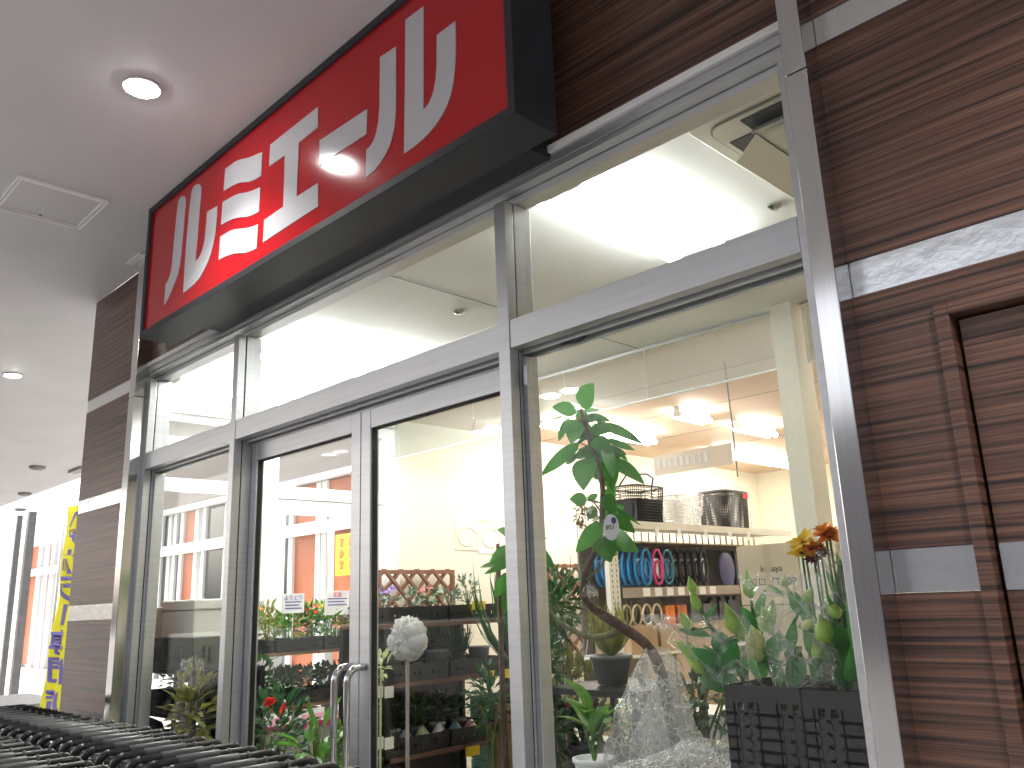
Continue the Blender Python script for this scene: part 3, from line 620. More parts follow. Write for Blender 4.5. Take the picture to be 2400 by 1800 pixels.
# ------------------------------------------------------------------ crate prototype (holed plastic crate)
def crate_mesh(L, D, Hh, mt, name='crate'):
    b = MB(); th = .006; b.box((-L/2, -D/2, 0), (L/2, D/2, th))
    def side(p0, p1, nrm):
        p0 = V(p0); p1 = V(p1); d = (p1-p0); ln = d.length; d.normalize(); n = V(nrm)*th
        def slab(a, c, z0, z1):
            q = [p0+d*a+V((0, 0, z0)), p0+d*c+V((0, 0, z0)), p0+d*c+V((0, 0, z1)), p0+d*a+V((0, 0, z1))]; b.prism(q, n)
        slab(0, ln, .006, .03); slab(0, ln, Hh-.04, Hh)
        rows = max(1, int((Hh-.07)/.028)); cols = int(ln/.03)
        for r in range(1, rows): z = .03+(Hh-.07)*r/rows; slab(.0, ln, z-.004, z+.004)
        for c in range(cols+1): a = ln*c/cols; slab(max(0, a-(.007 if c % 4 else .03)), min(ln, a+(.007 if c % 4 else .03)), .03, Hh-.04)
    side((-L/2, -D/2, 0), (L/2, -D/2, 0), (0, 1, 0)); side((-L/2, D/2, 0), (L/2, D/2, 0), (0, -1, 0))
    side((-L/2, -D/2+.007, 0), (-L/2, D/2-.007, 0), (1, 0, 0)); side((L/2, -D/2+.007, 0), (L/2, D/2-.007, 0), (-1, 0, 0))
    return b
PROTO = {}
def crate(loc, rz, label, group, kind='black', dims=(.5, .34, .12)):
    key = (kind, dims)
    if key not in PROTO:
        o = crate_mesh(*dims, {'black': BLK, 'olive': DGRN, 'green': GRN}[kind]).build('crate', {'black': BLK, 'olive': DGRN, 'green': GRN}[kind])
        PROTO[key] = o; new = o
    else: new = PROTO[key].copy(); COL.objects.link(new)
    new.location = V(loc); new.rotation_euler = (0, 0, rz); tag(new, label, 'crate', group); return new
# ------------------------------------------------------------------ potted plants
def cloud(b, c, rx, ry, rz, n, ll, lw, up=.5, rr=rnd):
    c = V(c)
    for _ in range(n):
        d = V((rr.gauss(0, 1), rr.gauss(0, 1), rr.gauss(0, 1))).normalized()
        rad = rr.random()**.4
        p = c+V((d.x*rx*rad, d.y*ry*rad, d.z*rz*rad))
        o_ = (d + V((0, 0, up)) + V((rr.uniform(-.6, .6), rr.uniform(-.6, .6), rr.uniform(-.5, .5)))).normalized()
        L = ll*rr.uniform(.6, 1.3)
        b.leaf(p, p+o_*L, lw*rr.uniform(.7, 1.2), (rr.uniform(-1, 1), rr.uniform(-1, 1), 1), n=3)
def blossoms(b, pts, r, petals=6, rr=rnd, w=.75):
    for p in pts:
        p = V(p); ax = V((rr.uniform(-.5, .5), rr.uniform(-.8, -.1), rr.uniform(.3, 1))).normalized(); a0 = rr.random()*6; u = ax.orthogonal().normalized(); v = ax.cross(u)
        for k in range(petals):
            a = a0+k*2*math.pi/petals; d = u*math.cos(a)+v*math.sin(a)+ax*.35
            b.leaf(p, p+(d+ax*rr.uniform(-.15, .25)).normalized()*r*rr.uniform(.75, 1.1), r*w*rr.uniform(.8, 1.15), ax, n=4)
def pot(loc, r, h, mt, T=None):
    b = MB(); b.lathe(loc, [(r*.7, 0), (r*.98, h*.86), (r*1.06, h*.86), (r*1.06, h), (r*.95, h), (r*.9, h*.85)], 18); return b
def plant(loc, label, group=None, kind='bush', leafm=LEAFD, r=.12, h=.16, n=70, ll=.05, lw=.022, pm=BLK, pr=.055, ph=.09, flower=None, fn=8, fr=.02, name='potted_plant'):
    loc = V(loc); t = root(name, loc, label, 'plant', group)
    pot(loc, pr, ph, pm).build('pot', pm, t, smooth=True)
    b = MB(); c = loc+V((0, 0, ph+h*.5))
    for _ in range(5): b.tube([loc+V((0, 0, ph*.8)), c+V((rnd.uniform(-r, r)*.5, rnd.uniform(-r, r)*.5, 0))], .003, 4)
    if kind == 'bush': cloud(b, c, r, r, h*.55, n, ll, lw)
    elif kind == 'grass':
        for _ in range(n):
            a = rnd.random()*6.28; q = loc+V((0, 0, ph*.9)); L = h*rnd.uniform(.7, 1.2); d = V((math.cos(a)*rnd.uniform(.1, .8), math.sin(a)*rnd.uniform(.1, .8), 1)).normalized()
            b.leaf(q, q+d*L, lw, (math.cos(a), math.sin(a), .3), sag=.25, n=4)
    elif kind == 'broad':
        for k in range(n):
            a = rnd.random()*6.28; q = loc+V((0, 0, ph+h*.25+h*.5*rnd.random())); d = V((math.cos(a), math.sin(a), rnd.uniform(-.2, .9))).normalized(); L = ll*rnd.uniform(.7, 1.2)
            b.tube([loc+V((0, 0, ph)), q], .003, 4); b.leaf(q, q+d*L, lw, (0, 0, 1), sag=.2)
    b.build('foliage', leafm, t)
    if flower:
        fb = MB(); blossoms(fb, [c+V((rnd.uniform(-r, r)*.8, rnd.uniform(-r, r)*.8, h*rnd.uniform(.3, .6))) for _ in range(fn)], fr); fb.build('flowers', flower, t)
    return t
# ------------------------------------------------------------------ shelf unit A along the side glazing
def shelf(name, x0, x1, y0, y1, zs, label, boardm, postm=BLK, cat='shelf'):
    t = root(name, ((x0+x1)/2, (y0+y1)/2, 0), label, cat)
    for z in zs: MB().box((x0, y0, z-.022), (x1, y1, z)).build('board', boardm, t)
    for x in (x0+.012, x1-.012):
        for y in (y0+.012, y1-.012): MB().box((x-.012, y-.012, .013), (x+.012, y+.012, max(zs)-.023)).build('post', postm, t)
    return t
SHW = mat('pine_board', (.40, .25, .13), .6, var=.15, scale=5, stretch=(1, 1, 8))
ax = -5.0
shelf('plant_shelf', -5.40, ax, 2.45, 3.75, [H-.92, H-.575, H-.255], 'three tier pine shelf of seedlings before the side glazing', SHW)
for lev, (z, kinds) in enumerate(((H-.255, 'top'), (H-.575, 'mid'))):
    for i, y in enumerate((2.64, 2.99, 3.34, 3.62) if lev == 0 else (2.72, 3.07, 3.42)):
        if i == 3: continue
        crate((-5.17, y, z+.001), math.pi/2, ['black holed tray of seedlings on the %s pine tier, %s' % (['upper', 'middle'][lev], s) for s in ('nearest the mullion', 'in its middle', 'at its door end')][i], 'black seedling trays on the pine shelf', dims=(.33, .36, .075))
cfg = [(LEAFL, None, .05, .02), (LEAFL, ORG, .05, .02), (LEAFY, None, .05, .02), (LEAFL, None, .06, .015), (LEAFD, REDP, .05, .02), (LEAFL, YEL, .05, .02), (LEAFB, WHP, .05, .02), (LEAFL, WHP, .06, .02)]
k = 0
words = ['lime green', 'orange flowering', 'olive leaved', 'fine leaved green', 'red flowering', 'yellow flowering', 'grey green white flowering', 'tall white flowering']
for i in range(8):
    y = 2.52+i*.145; lm, fl, ll, lw = cfg[i]
    for j in range(2):
        plant((-5.10-.15*j, y, H-.245), '%s seedling in the upper tier of the pine shelf, %s row' % (words[i], ['front', 'back'][j]), 'seedlings on the upper pine tier', leafm=lm, r=.09, h=.15+.05*(i > 5)+.03*(i % 3), n=100, ll=ll, lw=lw, flower=fl, fn=9, fr=.018, pr=.045, ph=.07)
for i in range(7):
    y = 2.62+i*.15
    for j in range(2):
        plant((-5.10-.15*j, y, H-.565), 'dark herb pot on the middle pine tier, %s from mullion, %s row' % (['first', 'second', 'third', 'fourth', 'fifth', 'sixth', 'seventh'][i], ['front', 'back'][j]), 'dark herb pots on the middle pine tier', leafm=LEAFD if i % 3 else LEAFB, r=.085, h=.13, n=70, ll=.045, lw=.028, pr=.045, ph=.07)
# price placards on clear stands above tier one
for i, (xa, ya, xb, yb) in enumerate(((662, 1392, 712, 1436), (762, 1385, 818, 1440))):
    p, q = pX(xa, ya, -5.03), pX(xb, yb, -5.03)
    t = root('price_placard', ((p+q)/2), ['white price placard above the orange seedlings', 'white price placard with pink heading beside the door stile'][i], 'placard', 'white price placards in the seedlings')
    MB().box((-5.034, p.y, q.z), (-5.028, q.y, p.z)).build('card', PAPER, t)
    b = MB(); T = frame_T((-5.026, (p.y+q.y)/2, p.z-.028), (0, 1, 0), (0, 0, 1)); text_into(b, 'よりどり' if i == 0 else '花苗', .035, T, .0005); b.build('heading', PURP if i == 0 else REDI, t)
    b = MB(); [b.box((-5.027, p.y+.02, p.z-.055-.02*k), (-5.026, q.y-.02-.02*(k % 2), p.z-.049-.02*k)) for k in range(3)]; b.build('fine_print', PURP, t)
    b = MB(); b.tube([(-5.031, (p.y+q.y)/2, H-.245), (-5.031, (p.y+q.y)/2, q.z)], .003, 6); b.build('stake', WHITE, t)
# white counter with pink boxed goods behind the near foliage
t = root('display_counter', (-5.0, 3.2, 0), 'white counter with a pink edge below the herb shelf', 'counter')
MB().box((-5.38, 2.6, .013), (-5.02, 3.72, H-.70)).build('body', WHITE, t); MB().box((-5.39, 2.59, H-.699), (-4.93, 3.73, H-.68)).build('top', PAPER, t); MB().box((-4.929, 2.59, H-.715), (-4.92, 3.73, H-.675)).build('pink_edge', mat('magenta_plastic', (.5, .05, .2), .4), t)
PBX = mat('pink_carton', (.75, .35, .45), .5)
for i in range(4):
    t = root('pink_box', (-5.05, 2.85+i*.24, H-.679), 'white and pink box on the counter, %s' % ['nearest the mullion', 'second along', 'third along', 'nearest the door stile'][i], 'box', 'pink boxes on the white counter')
    MB().box((-5.13, 2.76+i*.24, H-.679), (-4.99, 2.94+i*.24, H-.61)).build('box', PAPER, t); MB().box((-4.989, 2.77+i*.24, H-.675), (-4.987, 2.93+i*.24, H-.64)).build('pink_band', PBX, t)
# near foliage seen in the left door leaf
def big_bush(c, rx, rz, n, ll, lw, mt, label, potm=GREY, potr=.13, flower=None, fpts=(), fr=.05, extra=None):
    c = V(c); t = root('potted_plant', (c.x, c.y, .013), label, 'plant')
    ph = .28; pot((c.x, c.y, .013), potr, ph, potm).build('pot', potm, t, smooth=True)
    b = MB(); 
    for _ in range(7): b.tube([(c.x, c.y, ph), (c.x+rnd.uniform(-.05, .05), c.y+rnd.uniform(-.05, .05), c.z-rz), c+V((rnd.uniform(-rx, rx)*.6, rnd.uniform(-rx, rx)*.5, rnd.uniform(-.3, .6)*rz))], .005, 5)
    b.build('stem', BARKG, t)
    b = MB(); cloud(b, c, rx, rx*.7, rz, n, ll, lw, up=.2); b.build('foliage', mt, t)
    if fpts: fb = MB(); blossoms(fb, fpts, fr, 8); fb.build('flowers', flower, t)
    return t
p = pY(640, 1720, 2.35); f1 = pY(632, 1648, 2.2); f2 = pY(668, 1665, 2.22)
big_bush(p, .22, .22, 260, .07, .03, LEAFD, 'dark leafy pot plant with a red flower inside the left door leaf', flower=REDP, fpts=[f1, f2, f1+V((.02, 0, -.01))], fr=.045)
p = pY(745, 1760, 2.3); big_bush(p, .16, .12, 40, .16, .05, LEAFL, 'bright green broad leaved plant low in the left door leaf')
p = pY(600, 1600, 2.4); big_bush(p, .10, .16, 110, .06, .028, LEAFD, 'tall dark shrub beside the left mullion inside')
p = pY(790, 1780, 2.55); t = plant((p.x, p.y, p.z-.3), 'drooping bright green fern beside the door handles', kind='grass', leafm=LEAFL, h=.36, n=60, lw=.02, pm=WHITE, pr=.08, ph=.12)
t2 = MB().box((p.x-.15, p.y-.12, .013), (p.x+.15, p.y+.15, p.z-.301)).build('plant_stand', CARD, loc=(p.x, p.y, 0)); tag(t2, 'small brown stand under the drooping fern', 'stand')
# ------------------------------------------------------------------ left window corner: crates, foam boxes, wrapped plant
lx0, lx1 = -5.40, -4.32
CS = shelf('corner_shelf', lx0, lx1, 1.99, 2.38, [H-.98, H-.72, H-.50, H-.28], 'dark tiered shelf filling the left window corner', BLK)
p = pY(450, 1470, 2.05)
crate((-5.0, 2.17, H-.277), 0, 'olive green holed crate under the foam boxes in the left window', None, 'olive', (.50, .34, .15))
crate((-4.58, 2.17, H-.277), .05, 'olive green holed crate next to the left mullion', None, 'olive', (.30, .30, .15))
for i, (x0, x1, z0, h) in enumerate(((-5.20, -4.86, H-.125, .17), (-4.85, -4.45, H-.125, .20))):
    t = root('foam_box', ((x0+x1)/2, 2.17, z0), ['lower cream foam box behind the left window', 'taller cream foam box beside the left mullion'][i], 'box', 'cream foam boxes in the left window')
    MB().box((x0, 2.03, z0), (x1, 2.31, z0+h*.72)).build('box', FOAM, t, bevel=.008); MB().box((x0-.006, 2.024, z0+h*.722), (x1+.006, 2.316, z0+h)).build('lid', FOAM, t, bevel=.008)
b = MB(); b.box((-5.3, 2.05, H-.27), (-5.285, 2.35, H+.05)); tag(b.build('reflection_sheet', CARD, loc=(-5.3, 2.2, H-.27)), 'tan sheet beside the foam boxes, standing in for a brown reflection', 'cardboard')  # added sheet in place of a tan reflection in the glass
MB().box((-5.02, 2.37, .3), (lx1, 2.379, H-.30)).build('back_board', BLK, CS)
for zz_, xx_ in ((H-.499, -4.5), (H-.719, -4.68), (H-.979, -4.5)): crate((xx_, 2.17, zz_+.001), 0, 'black holed tray at the mullion end of the corner unit, %s' % {H-.499: 'upper', H-.719: 'middle', H-.979: 'lowest'}[zz_], 'black trays on the corner shelf', dims=(.30, .34, .12))
its = ['dark red folded bag', 'black holed tray', 'small clear tub', 'black tool box', 'brown carton']
k = 0
for z, lst in ((H-.5, [(-5.15, 'tray'), (-4.75, 'tub')]), (H-.72, [(-5.2, 'bag'), (-4.95, 'tray')]), (H-.98, [(-5.15, 'carton'), (-4.85, 'tray')])):
    for x, kd in lst:
        lab = {H-.5: 'second shelf', H-.72: 'third shelf', H-.98: 'lowest shelf'}[z]
        if kd == 'tray': crate((x, 2.17, z+.001), 0, 'black holed tray on the %s of the corner unit' % lab, 'black trays on the corner shelf', dims=(.33, .36, .075))
        elif kd == 'tub': tag(MB().lathe((x, 2.15, z+.001), [(.06, 0), (.08, .09), (.085, .095)], 16).build('tub', CELLOW, loc=(x, 2.15, z)), 'clear plastic tub on the second corner shelf', 'tub')
        elif kd == 'bag':
            b = MB(); b.lathe((x, 2.12, z+.001), [(.10, 0), (.12, .05), (.09, .12), (.03, .15)], 10); tag(b.build('folded_bag', mat('dark_red_cloth', (.12, .02, .03), .8, bump=.5, bscale=20), loc=(x, 2.12, z), smooth=True), 'dark red folded bag low in the left window', 'bag')
        else: tag(MB().box((x-.12, 2.05, z+.001), (x+.12, 2.3, z+.17)).build('carton', CARD, loc=(x, 2.15, z)), 'brown carton on the lowest corner shelf', 'carton')
for i, (x, y, Yv, rx, rz, n, lm, lb) in enumerate(((425, 1560, 2.12, .10, .08, 120, LEAFD, 'dark green plant on the corner shelf left of the wrapped one'), (480, 1545, 2.3, .12, .08, 120, LEAFL, 'fresh green plant on the corner shelf beside the left mullion'))):
    p = pY(x, y, Yv); plant((p.x, p.y, H-.5 if i else H-.5), lb, 'plants on the corner shelf', leafm=lm, r=rx, h=.16, n=n, ll=.05, lw=.022)
# wrapped yellow green plant in a pale bucket
p = pY(468, 1690, 2.05); px_ = p.x
t = root('wrapped_plant', (px_, 2.0, H-.98), 'yellow green pot plant wrapped in clear film in a pale bucket', 'plant')
b = MB(); b.lathe((px_, 2.0, H-.85), [(.085, 0), (.105, .22), (.112, .225), (.112, .235), (.10, .235)], 24); b.build('bucket', mat('pale_bucket', (.42, .48, .48), .35), t, smooth=True)
b = MB(); cloud(b, (px_+.02, 2.0, H-.46), .11, .09, .17, 150, .085, .03, up=.3)
for _ in range(8): b.tube([(px_, 2.0, H-.63), (px_+rnd.uniform(-.08, .08), 2.0+rnd.uniform(-.05, .05), H-.42)], .004, 5)
b.build('foliage', LEAFY, t)
def cello_cone(c, z0, z1, r0, r1, mt, t, seed=1, n=28, m=14, amp=.25, nm='film'):
    b = MB(); vs = []; fs = []
    for j in range(m+1):
        v = j/m; 
        for i in range(n):
            a = 2*math.pi*i/n; r = (r0+(r1-r0)*v)*(1+amp*mnoise.noise(V((math.cos(a)*2.2, math.sin(a)*2.2, v*4+seed*7))) + amp*.5*mnoise.noise(V((math.cos(a)*6, math.sin(a)*6, v*9+seed*3))))
            vs.append((c[0]+r*math.cos(a), c[1]+r*math.sin(a)*.8, z0+(z1-z0)*v+.03*mnoise.noise(V((a*2, v, seed)))*(v > .9)))
    for j in range(m):
        for i in range(n): i2 = (i+1) % n; fs.append((j*n+i, j*n+i2, (j+1)*n+i2, (j+1)*n+i))
    b.add(vs, fs); return b.build(nm, mt, t)
cello_cone((px_-.02, 2.0), H-.63, H-.22, .10, .06, CELLO, t, 3)
# ------------------------------------------------------------------ shelf unit B seen through the right door leaf
ux = -3.7
UB = shelf('goods_shelf', ux-.42, ux, 2.72, 3.60, [H-1.15, H-.74, H-.385, H-.09], 'black rack of pots and trays behind the right door leaf', mat('red_brown_board', (.15, .07, .05), .5, var=.2, scale=4, stretch=(1, 1, 8)))
MB().box((ux-.43, 2.72, .2), (ux-.42, 3.60, H-.1)).build('back_panel', BLK, UB)
labs = ['at the mullion side', 'towards the door handles']
for li, z in enumerate((H-.09, H-.385-.0, H-.74, H-1.15)):
    for i, y in enumerate((3.37, 2.95)):
        crate((ux-.19, y, z+.001), math.pi/2, 'black holed crate on tier %s of the black rack, %s' % (['one', 'two', 'three', 'four'][li], labs[i]), 'black crates on the goods rack', dims=(.40, .34, .085))
for i, (y, fl, lm, nm) in enumerate(((2.82, LAV, LEAFB, 'lavender flowering pot at the left end of the black rack'), (3.0, None, LEAFB, 'grey green pot plant on the black rack'), (3.12, PNK, LEAFD, 'coral pink flowering pot on the black rack'), (3.28, None, LEAFB, 'pale succulent on the black rack'), (3.42, WHP, LEAFB, 'airy grey leaved plant at the right end of the black rack'))):
    plant((ux-.15, y, H-.08), nm, 'small pots on top of the black rack', leafm=lm, r=.07, h=.10 if i != 4 else .17, n=50, ll=.035, lw=.018, flower=fl, fn=14, fr=.016, pm=GREY if i % 2 else BLK, pr=.045, ph=.07)
for i in range(5):
    y = 2.84+.16*i
    if i in (1, 3):
        plant((ux-.14, y, H-.376), 'dark strappy plant on the second tier, %s' % ['left', 'right'][i//3], 'dark plants on the second tier', kind='grass', leafm=LEAFD, h=.2, n=40, lw=.016, pm=BLK, pr=.05, ph=.08)
    else:
        b = MB(); b.lathe((ux-.13, y, H-.376), [(.05, 0), (.062, .12), (.068, .125), (.068, .135), (.055, .135)], 20); tag(b.build('plant_pot', GREY if i else mat('tin_grey', (.3, .32, .33), .35, .6), loc=(ux-.13, y, H-.376), smooth=True), ['empty tin grey pot at the left of the second tier', '', 'empty grey pot in the middle of the second tier', '', 'empty grey pot at the right of the second tier'][i], 'pot', 'empty pots on the second tier')
cols = [(.55, .3, .28), (.2, .3, .32), (.35, .42, .25), (.6, .55, .5), (.12, .2, .3)]
for i in range(7):
    y = 2.8+.115*i; c = cols[i % 5]
    b = MB(); b.lathe((ux-.10, y, H-.73), [(.03, 0), (.045, .03), (.035, .07), (.012, .10)], 10)
    tag(b.build('glazed_ornament', mat('glaze_%d' % (i % 5), c, .25), loc=(ux-.10, y, H-.73), smooth=True), 'small glazed ornament on tier three, %s in the row' % ['first', 'second', 'third', 'fourth', 'fifth', 'sixth', 'seventh'][i], 'ornament', 'glazed ornaments on tier three')
for i in range(6):
    y = 2.82+.13*i
    plant((ux-.11, y, H-1.14), 'packed bulb pot on the lowest tier, %s from the left' % ['first', 'second', 'third', 'fourth', 'fifth', 'sixth'][i], 'bulb pots on the lowest tier', leafm=[LEAFB, LEAFY, LEAFD][i % 3], r=.05, h=.08, n=24, ll=.04, lw=.018, pm=[BLK, YCARD, GRN][i % 3], pr=.04, ph=.06, flower=[None, YEL, None, WHP, None, REDP][i], fn=5, fr=.015)
for i, (x, y) in enumerate(((1122, 1419), (1148, 1583), (1190, 1578), (1108, 1760), (887, 1622), (912, 1622), (888, 1742), (912, 1742))):
    p = pX(x, y, ux+.012)
    if i > 3: p = pX(x, y, ux+.35)
    t = MB().cbox((p.x, p.y, p.z), (.004, .10 if i < 4 else .05, .05 if i < 4 else .05)).build('price_card', YCARD if i < 4 else FOAM, loc=p)
    tag(t, ['yellow price card on the top rail of the black rack', 'yellow price card on the second tier near the mullion', 'yellow price card beside the middle mullion', 'yellow packet label low on the black rack', 'cream tag left of the white ball stem, upper left', 'cream tag left of the white ball stem, upper right', 'cream tag left of the white ball stem, lower left', 'cream tag left of the white ball stem, lower right'][i], 'price card', 'price cards on the black rack')
for i in range(5):
    y = 2.82+.16*i
    plant((ux-.30, y, H-.73), 'small leafy pot behind the glazed ornaments, %s from the left' % ['first', 'second', 'third', 'fourth', 'fifth'][i], 'leafy pots behind the ornaments', leafm=[LEAFB, LEAFD, LEAFL][i % 3], r=.075, h=.16, n=60, ll=.045, lw=.02, pm=[GREY, PAPER][i % 2], pr=.045, ph=.08, flower=[WHP, None, PNK][i % 3], fn=6, fr=.014)
for i in range(4):
    y = 2.9+.18*i
    plant((ux-.31, y, H-.376), 'mixed foliage pot at the back of the second tier, %s from the left' % ['first', 'second', 'third', 'fourth'][i], 'foliage pots at the back of the second tier', leafm=[LEAFD, LEAFB][i % 2], r=.08, h=.15, n=70, ll=.045, lw=.02, pr=.045, ph=.08)
# green crate stack behind
for i in range(5):
    crate((-4.0, 3.95, .014+.185*i), 0, 'dark green crate in the stack near the middle mullion, %s' % ['lowest', 'second up', 'third up', 'fourth up', 'topmost'][i], 'stacked dark green crates', 'green', (.5, .35, .18))
# white tulle ball on a stick
p = pY(955, 1495, 2.3)
t = root('tulle_ball', (p.x, p.y, .013), 'fluffy white tulle ball on a slim stick behind the door glass', 'decoration')
b = MB(); 
for cx, cz, r in ((0, .0, .055), (.05, .02, .05), (-.055, -.015, .05), (.03, -.04, .05), (-.02, .04, .045), (-.04, -.05, .04), (.065, -.015, .045)):
    n1, n2 = 14, 20; vs = []; fs = []
    for i in range(n1+1):
        th = math.pi*i/n1
        for j in range(n2):
            ph_ = 2*math.pi*j/n2; d = V((math.sin(th)*math.cos(ph_), math.sin(th)*math.sin(ph_), math.cos(th)))
            rr_ = r*(1+.22*mnoise.noise(d*4+V((cx*90, cz*70, 0)))+.12*mnoise.noise(d*11))
            vs.append(p+V((cx, 0, cz))+d*rr_)
    for i in range(n1):
        for j in range(n2): j2 = (j+1) % n2; fs.append((i*n2+j, i*n2+j2, (i+1)*n2+j2, (i+1)*n2+j))
    b.add(vs, fs)
cloud(b, p, .088, .055, .078, 420, .02, .022)
b.build('tulle', WHP, t, smooth=True)
b = MB(); b.tube([p+V((.0, 0, .0)), (p.x-.012, p.y, .02)], .008, 8); b.build('stick', mat('pale_stick', (.45, .38, .35), .5), t)
MB().lathe((p.x-.012, p.y, .013), [(.12, 0), (.12, .02), (.02, .03)], 18).build('foot', GREY, t)
p = pY(893, 1562, 2.25); b = MB(); cloud(b, p, .035, .03, .04, 26, .06, .022); b.tube([p, (p.x-.01, p.y, .3)], .005, 5)
tag(b.build('cream_spray', mat('cream_leaf', (.6, .65, .35), .5, trans=.3), loc=(p.x, p.y, .3)), 'pale cream leaf spray just right of the door handles', 'plant')
# leafy plant beside the middle mullion (both sides of it)
t = root('tall_plant', (-2.72, 2.62, .013), 'tall broad leaved plant standing behind the middle mullion', 'plant')
b = MB(); b.tube([(-2.72, 2.62, .3), (-2.74, 2.62, 1.0), (-2.72, 2.6, H+.25)], [.018, .014, .008], 8); b.build('stem', BARK, t, smooth=True)
pot((-2.72, 2.62, .013), .14, .3, GREY).build('pot', GREY, t, smooth=True)
b = MB(); yv = 2.6
for (xa, ya, xb, yb, wd) in ((1200, 1265, 1165, 1242, 30), (1215, 1290, 1148, 1318, 42), (1195, 1320, 1125, 1330, 14), (1195, 1325, 1135, 1345, 14), (1215, 1300, 1300, 1330, 55), (1210, 1280, 1282, 1262, 34), (1215, 1330, 1275, 1380, 40), (1200, 1340, 1160, 1400, 30), (1225, 1340, 1262, 1430, 34), (1210, 1360, 1180, 1440, 30), (1240, 1240, 1252, 1280, 30), (1200, 1300, 1245, 1350, 45)):
    a, c = pY(xa, ya, yv), pY(xb, yb, yv-.08+rnd.uniform(-.1, .1)); b.leaf(a, c, wd*.002, (.7+rnd.uniform(-.3, .3), -.8, .3), n=6)
b.build('foliage', LEAF, t, smooth=True)
# spiky plants and pots between middle mullion and tree (right window, left part)
p = pY(1178, 1480, 3.3)
b = MB()
plant((-3.36, 3.4, H-.52), 'dark upright strappy plant beside the black rack', kind='grass', leafm=LEAFD, h=.62, n=46, lw=.03, pm=BLK, pr=.08, ph=.14)
MBs = MB().box((-3.5, 3.28, .013), (-3.22, 3.55, H-.521)).build('plant_stand', SHW, loc=(-3.36, 3.4, 0)); tag(MBs, 'pine stand under the strappy plant', 'stand')
shelf('window_shelf', -2.45, -1.98, 2.55, 3.0, [.45, H-.62, H-.33], 'low dark shelf of hanging pots behind the tree trunk', BLK)
plant((-2.22, 2.72, H-.325), 'grassy plant on the low shelf behind the trunk', kind='grass', leafm=LEAFY, h=.22, n=70, lw=.012, pm=GREY, pr=.08, ph=.11)
plant((-2.1, 2.62, H-.615), 'small grey leaved plant beside the ivory upright', kind='bush', leafm=LEAFB, h=.14, r=.1, n=80, ll=.035, lw=.014, pm=GREY, pr=.06, ph=.08, flower=WHP, fn=10, fr=.012)
plant((-2.3, 2.62, H-.615), 'coral flowered plant low behind the trunk', kind='broad', leafm=LEAFD, h=.12, n=12, ll=.12, lw=.05, pm=BLK, pr=.06, ph=.08, flower=mat('coral_petal', (.8, .2, .1), .5), fn=8, fr=.022)
plant((-2.02, 2.35, H-.62), 'broad leaved green plant low at the left of the right window', kind='broad', leafm=LEAFL, h=.22, n=9, ll=.17, lw=.06, pm=PAPER, pr=.07, ph=.1)
tag(MB().box((-2.13, 2.22, .013), (-1.90, 2.45, H-.621)).build('plant_stand', WHITE, loc=(-2.02, 2.35, 0)), 'white stand under the broad leaved plant in the right window', 'stand')
for i, (x, y, Yv, rx, rz, n, lm, lb) in enumerate(((1300, 1420, 2.9, .13, .17, 200, LEAFD, 'dense dark shrub behind the branch of the rubber tree'), (1270, 1560, 2.6, .08, .13, 120, LEAFD, 'dark leafy plant pressed beside the middle mullion'), (1330, 1600, 2.9, .13, .12, 170, LEAFY, 'mossy green plant left of the ivory upright'), (1290, 1700, 2.55, .10, .12, 130, LEAFD, 'low dark plant above the white potted one'), (1370, 1690, 3.0, .12, .10, 130, LEAFB, 'silvery leaved plant low beside the ivory upright'), (1150, 1640, 3.2, .12, .2, 150, LEAFD, 'dark plant beside the black rack near the mullion'))):
    big_bush(pY(x, y, Yv), rx, rz, n, .06, .024, lm, lb, potm=BLK, potr=.09)
for i, (x, y, Yv, lm) in enumerate(((1560, 1690, 2.75, LEAFD), (1650, 1640, 2.8, LEAFB))):
    q = pY(x, y, Yv); big_bush(q, .13, .13, 130, .055, .022, lm, ['dark foliage dimly seen through the cellophane skirt', 'grey green foliage dimly seen left of the lily crates'][i], potm=BLK, potr=.09)
p = pY(1393, 1560, 3.0)
t = root('hanging_pot', p, 'small white hanging pot beside the ivory upright', 'pot')
b = MB(); b.lathe((p.x, p.y, p.z-.05), [(.015, 0), (.05, .03), (.062, .08), (.058, .082)], 18); b.build('bowl', WHITE, t, smooth=True)
b = MB(); b.tube([(p.x-.05, p.y, p.z+.03), (p.x, p.y, p.z+.22)], .002, 4); b.tube([(p.x+.05, p.y, p.z+.03), (p.x, p.y, p.z+.22)], .002, 4); b.build('hanger', IVORY, t)
# ------------------------------------------------------------------ ivory gondola shelving with wire baskets
gx = -3.9
G = root('wire_gondola', (gx-.2, 6.2, .013), 'ivory wire gondola shelving with hanging pet goods', 'shelving')
b = MB(); yy = 4.86
b.box((gx-.03, yy-.055, .013), (gx+.01, yy+.055, H+.36)); b.build('upright', IVORY, G)
b = MB()
for k in range(44): z = .2+k*.038; b.box((gx+.0102, yy-.03, z), (gx+.0112, yy-.02, z+.02)); b.box((gx+.0102, yy+.02, z), (gx+.0112, yy+.03, z+.02))
b.build('slots', GREY, G)
MB().box((gx-.42, 7.7, .013), (gx-.38, 7.76, H+.6)).build('upright', IVORY, G)
b = MB(); b.box((gx-.4, 4.95, H+.525), (gx, 7.55, H+.535)); b.box((gx, 4.95, H+.500), (gx+.012, 7.55, H+.555)); b.build('shelf_board', IVORY, G)
b = MB(); b.box((gx-.4, 4.95, H-.42), (gx, 7.55, H-.40)); b.box((gx-.4, 4.95, H-.98), (gx, 7.55, H-.96)); b.build('lower_shelf', IVORY, G)
b = MB(); x = gx-.395
for k in range(27): b.tube([(x, 4.95+k*.1, .4), (x, 4.95+k*.1, H+.78)], .003, 4)
for k in range(15): b.tube([(x, 4.95, .6+k*.12), (x, 7.55, .6+k*.12)], .003, 4)
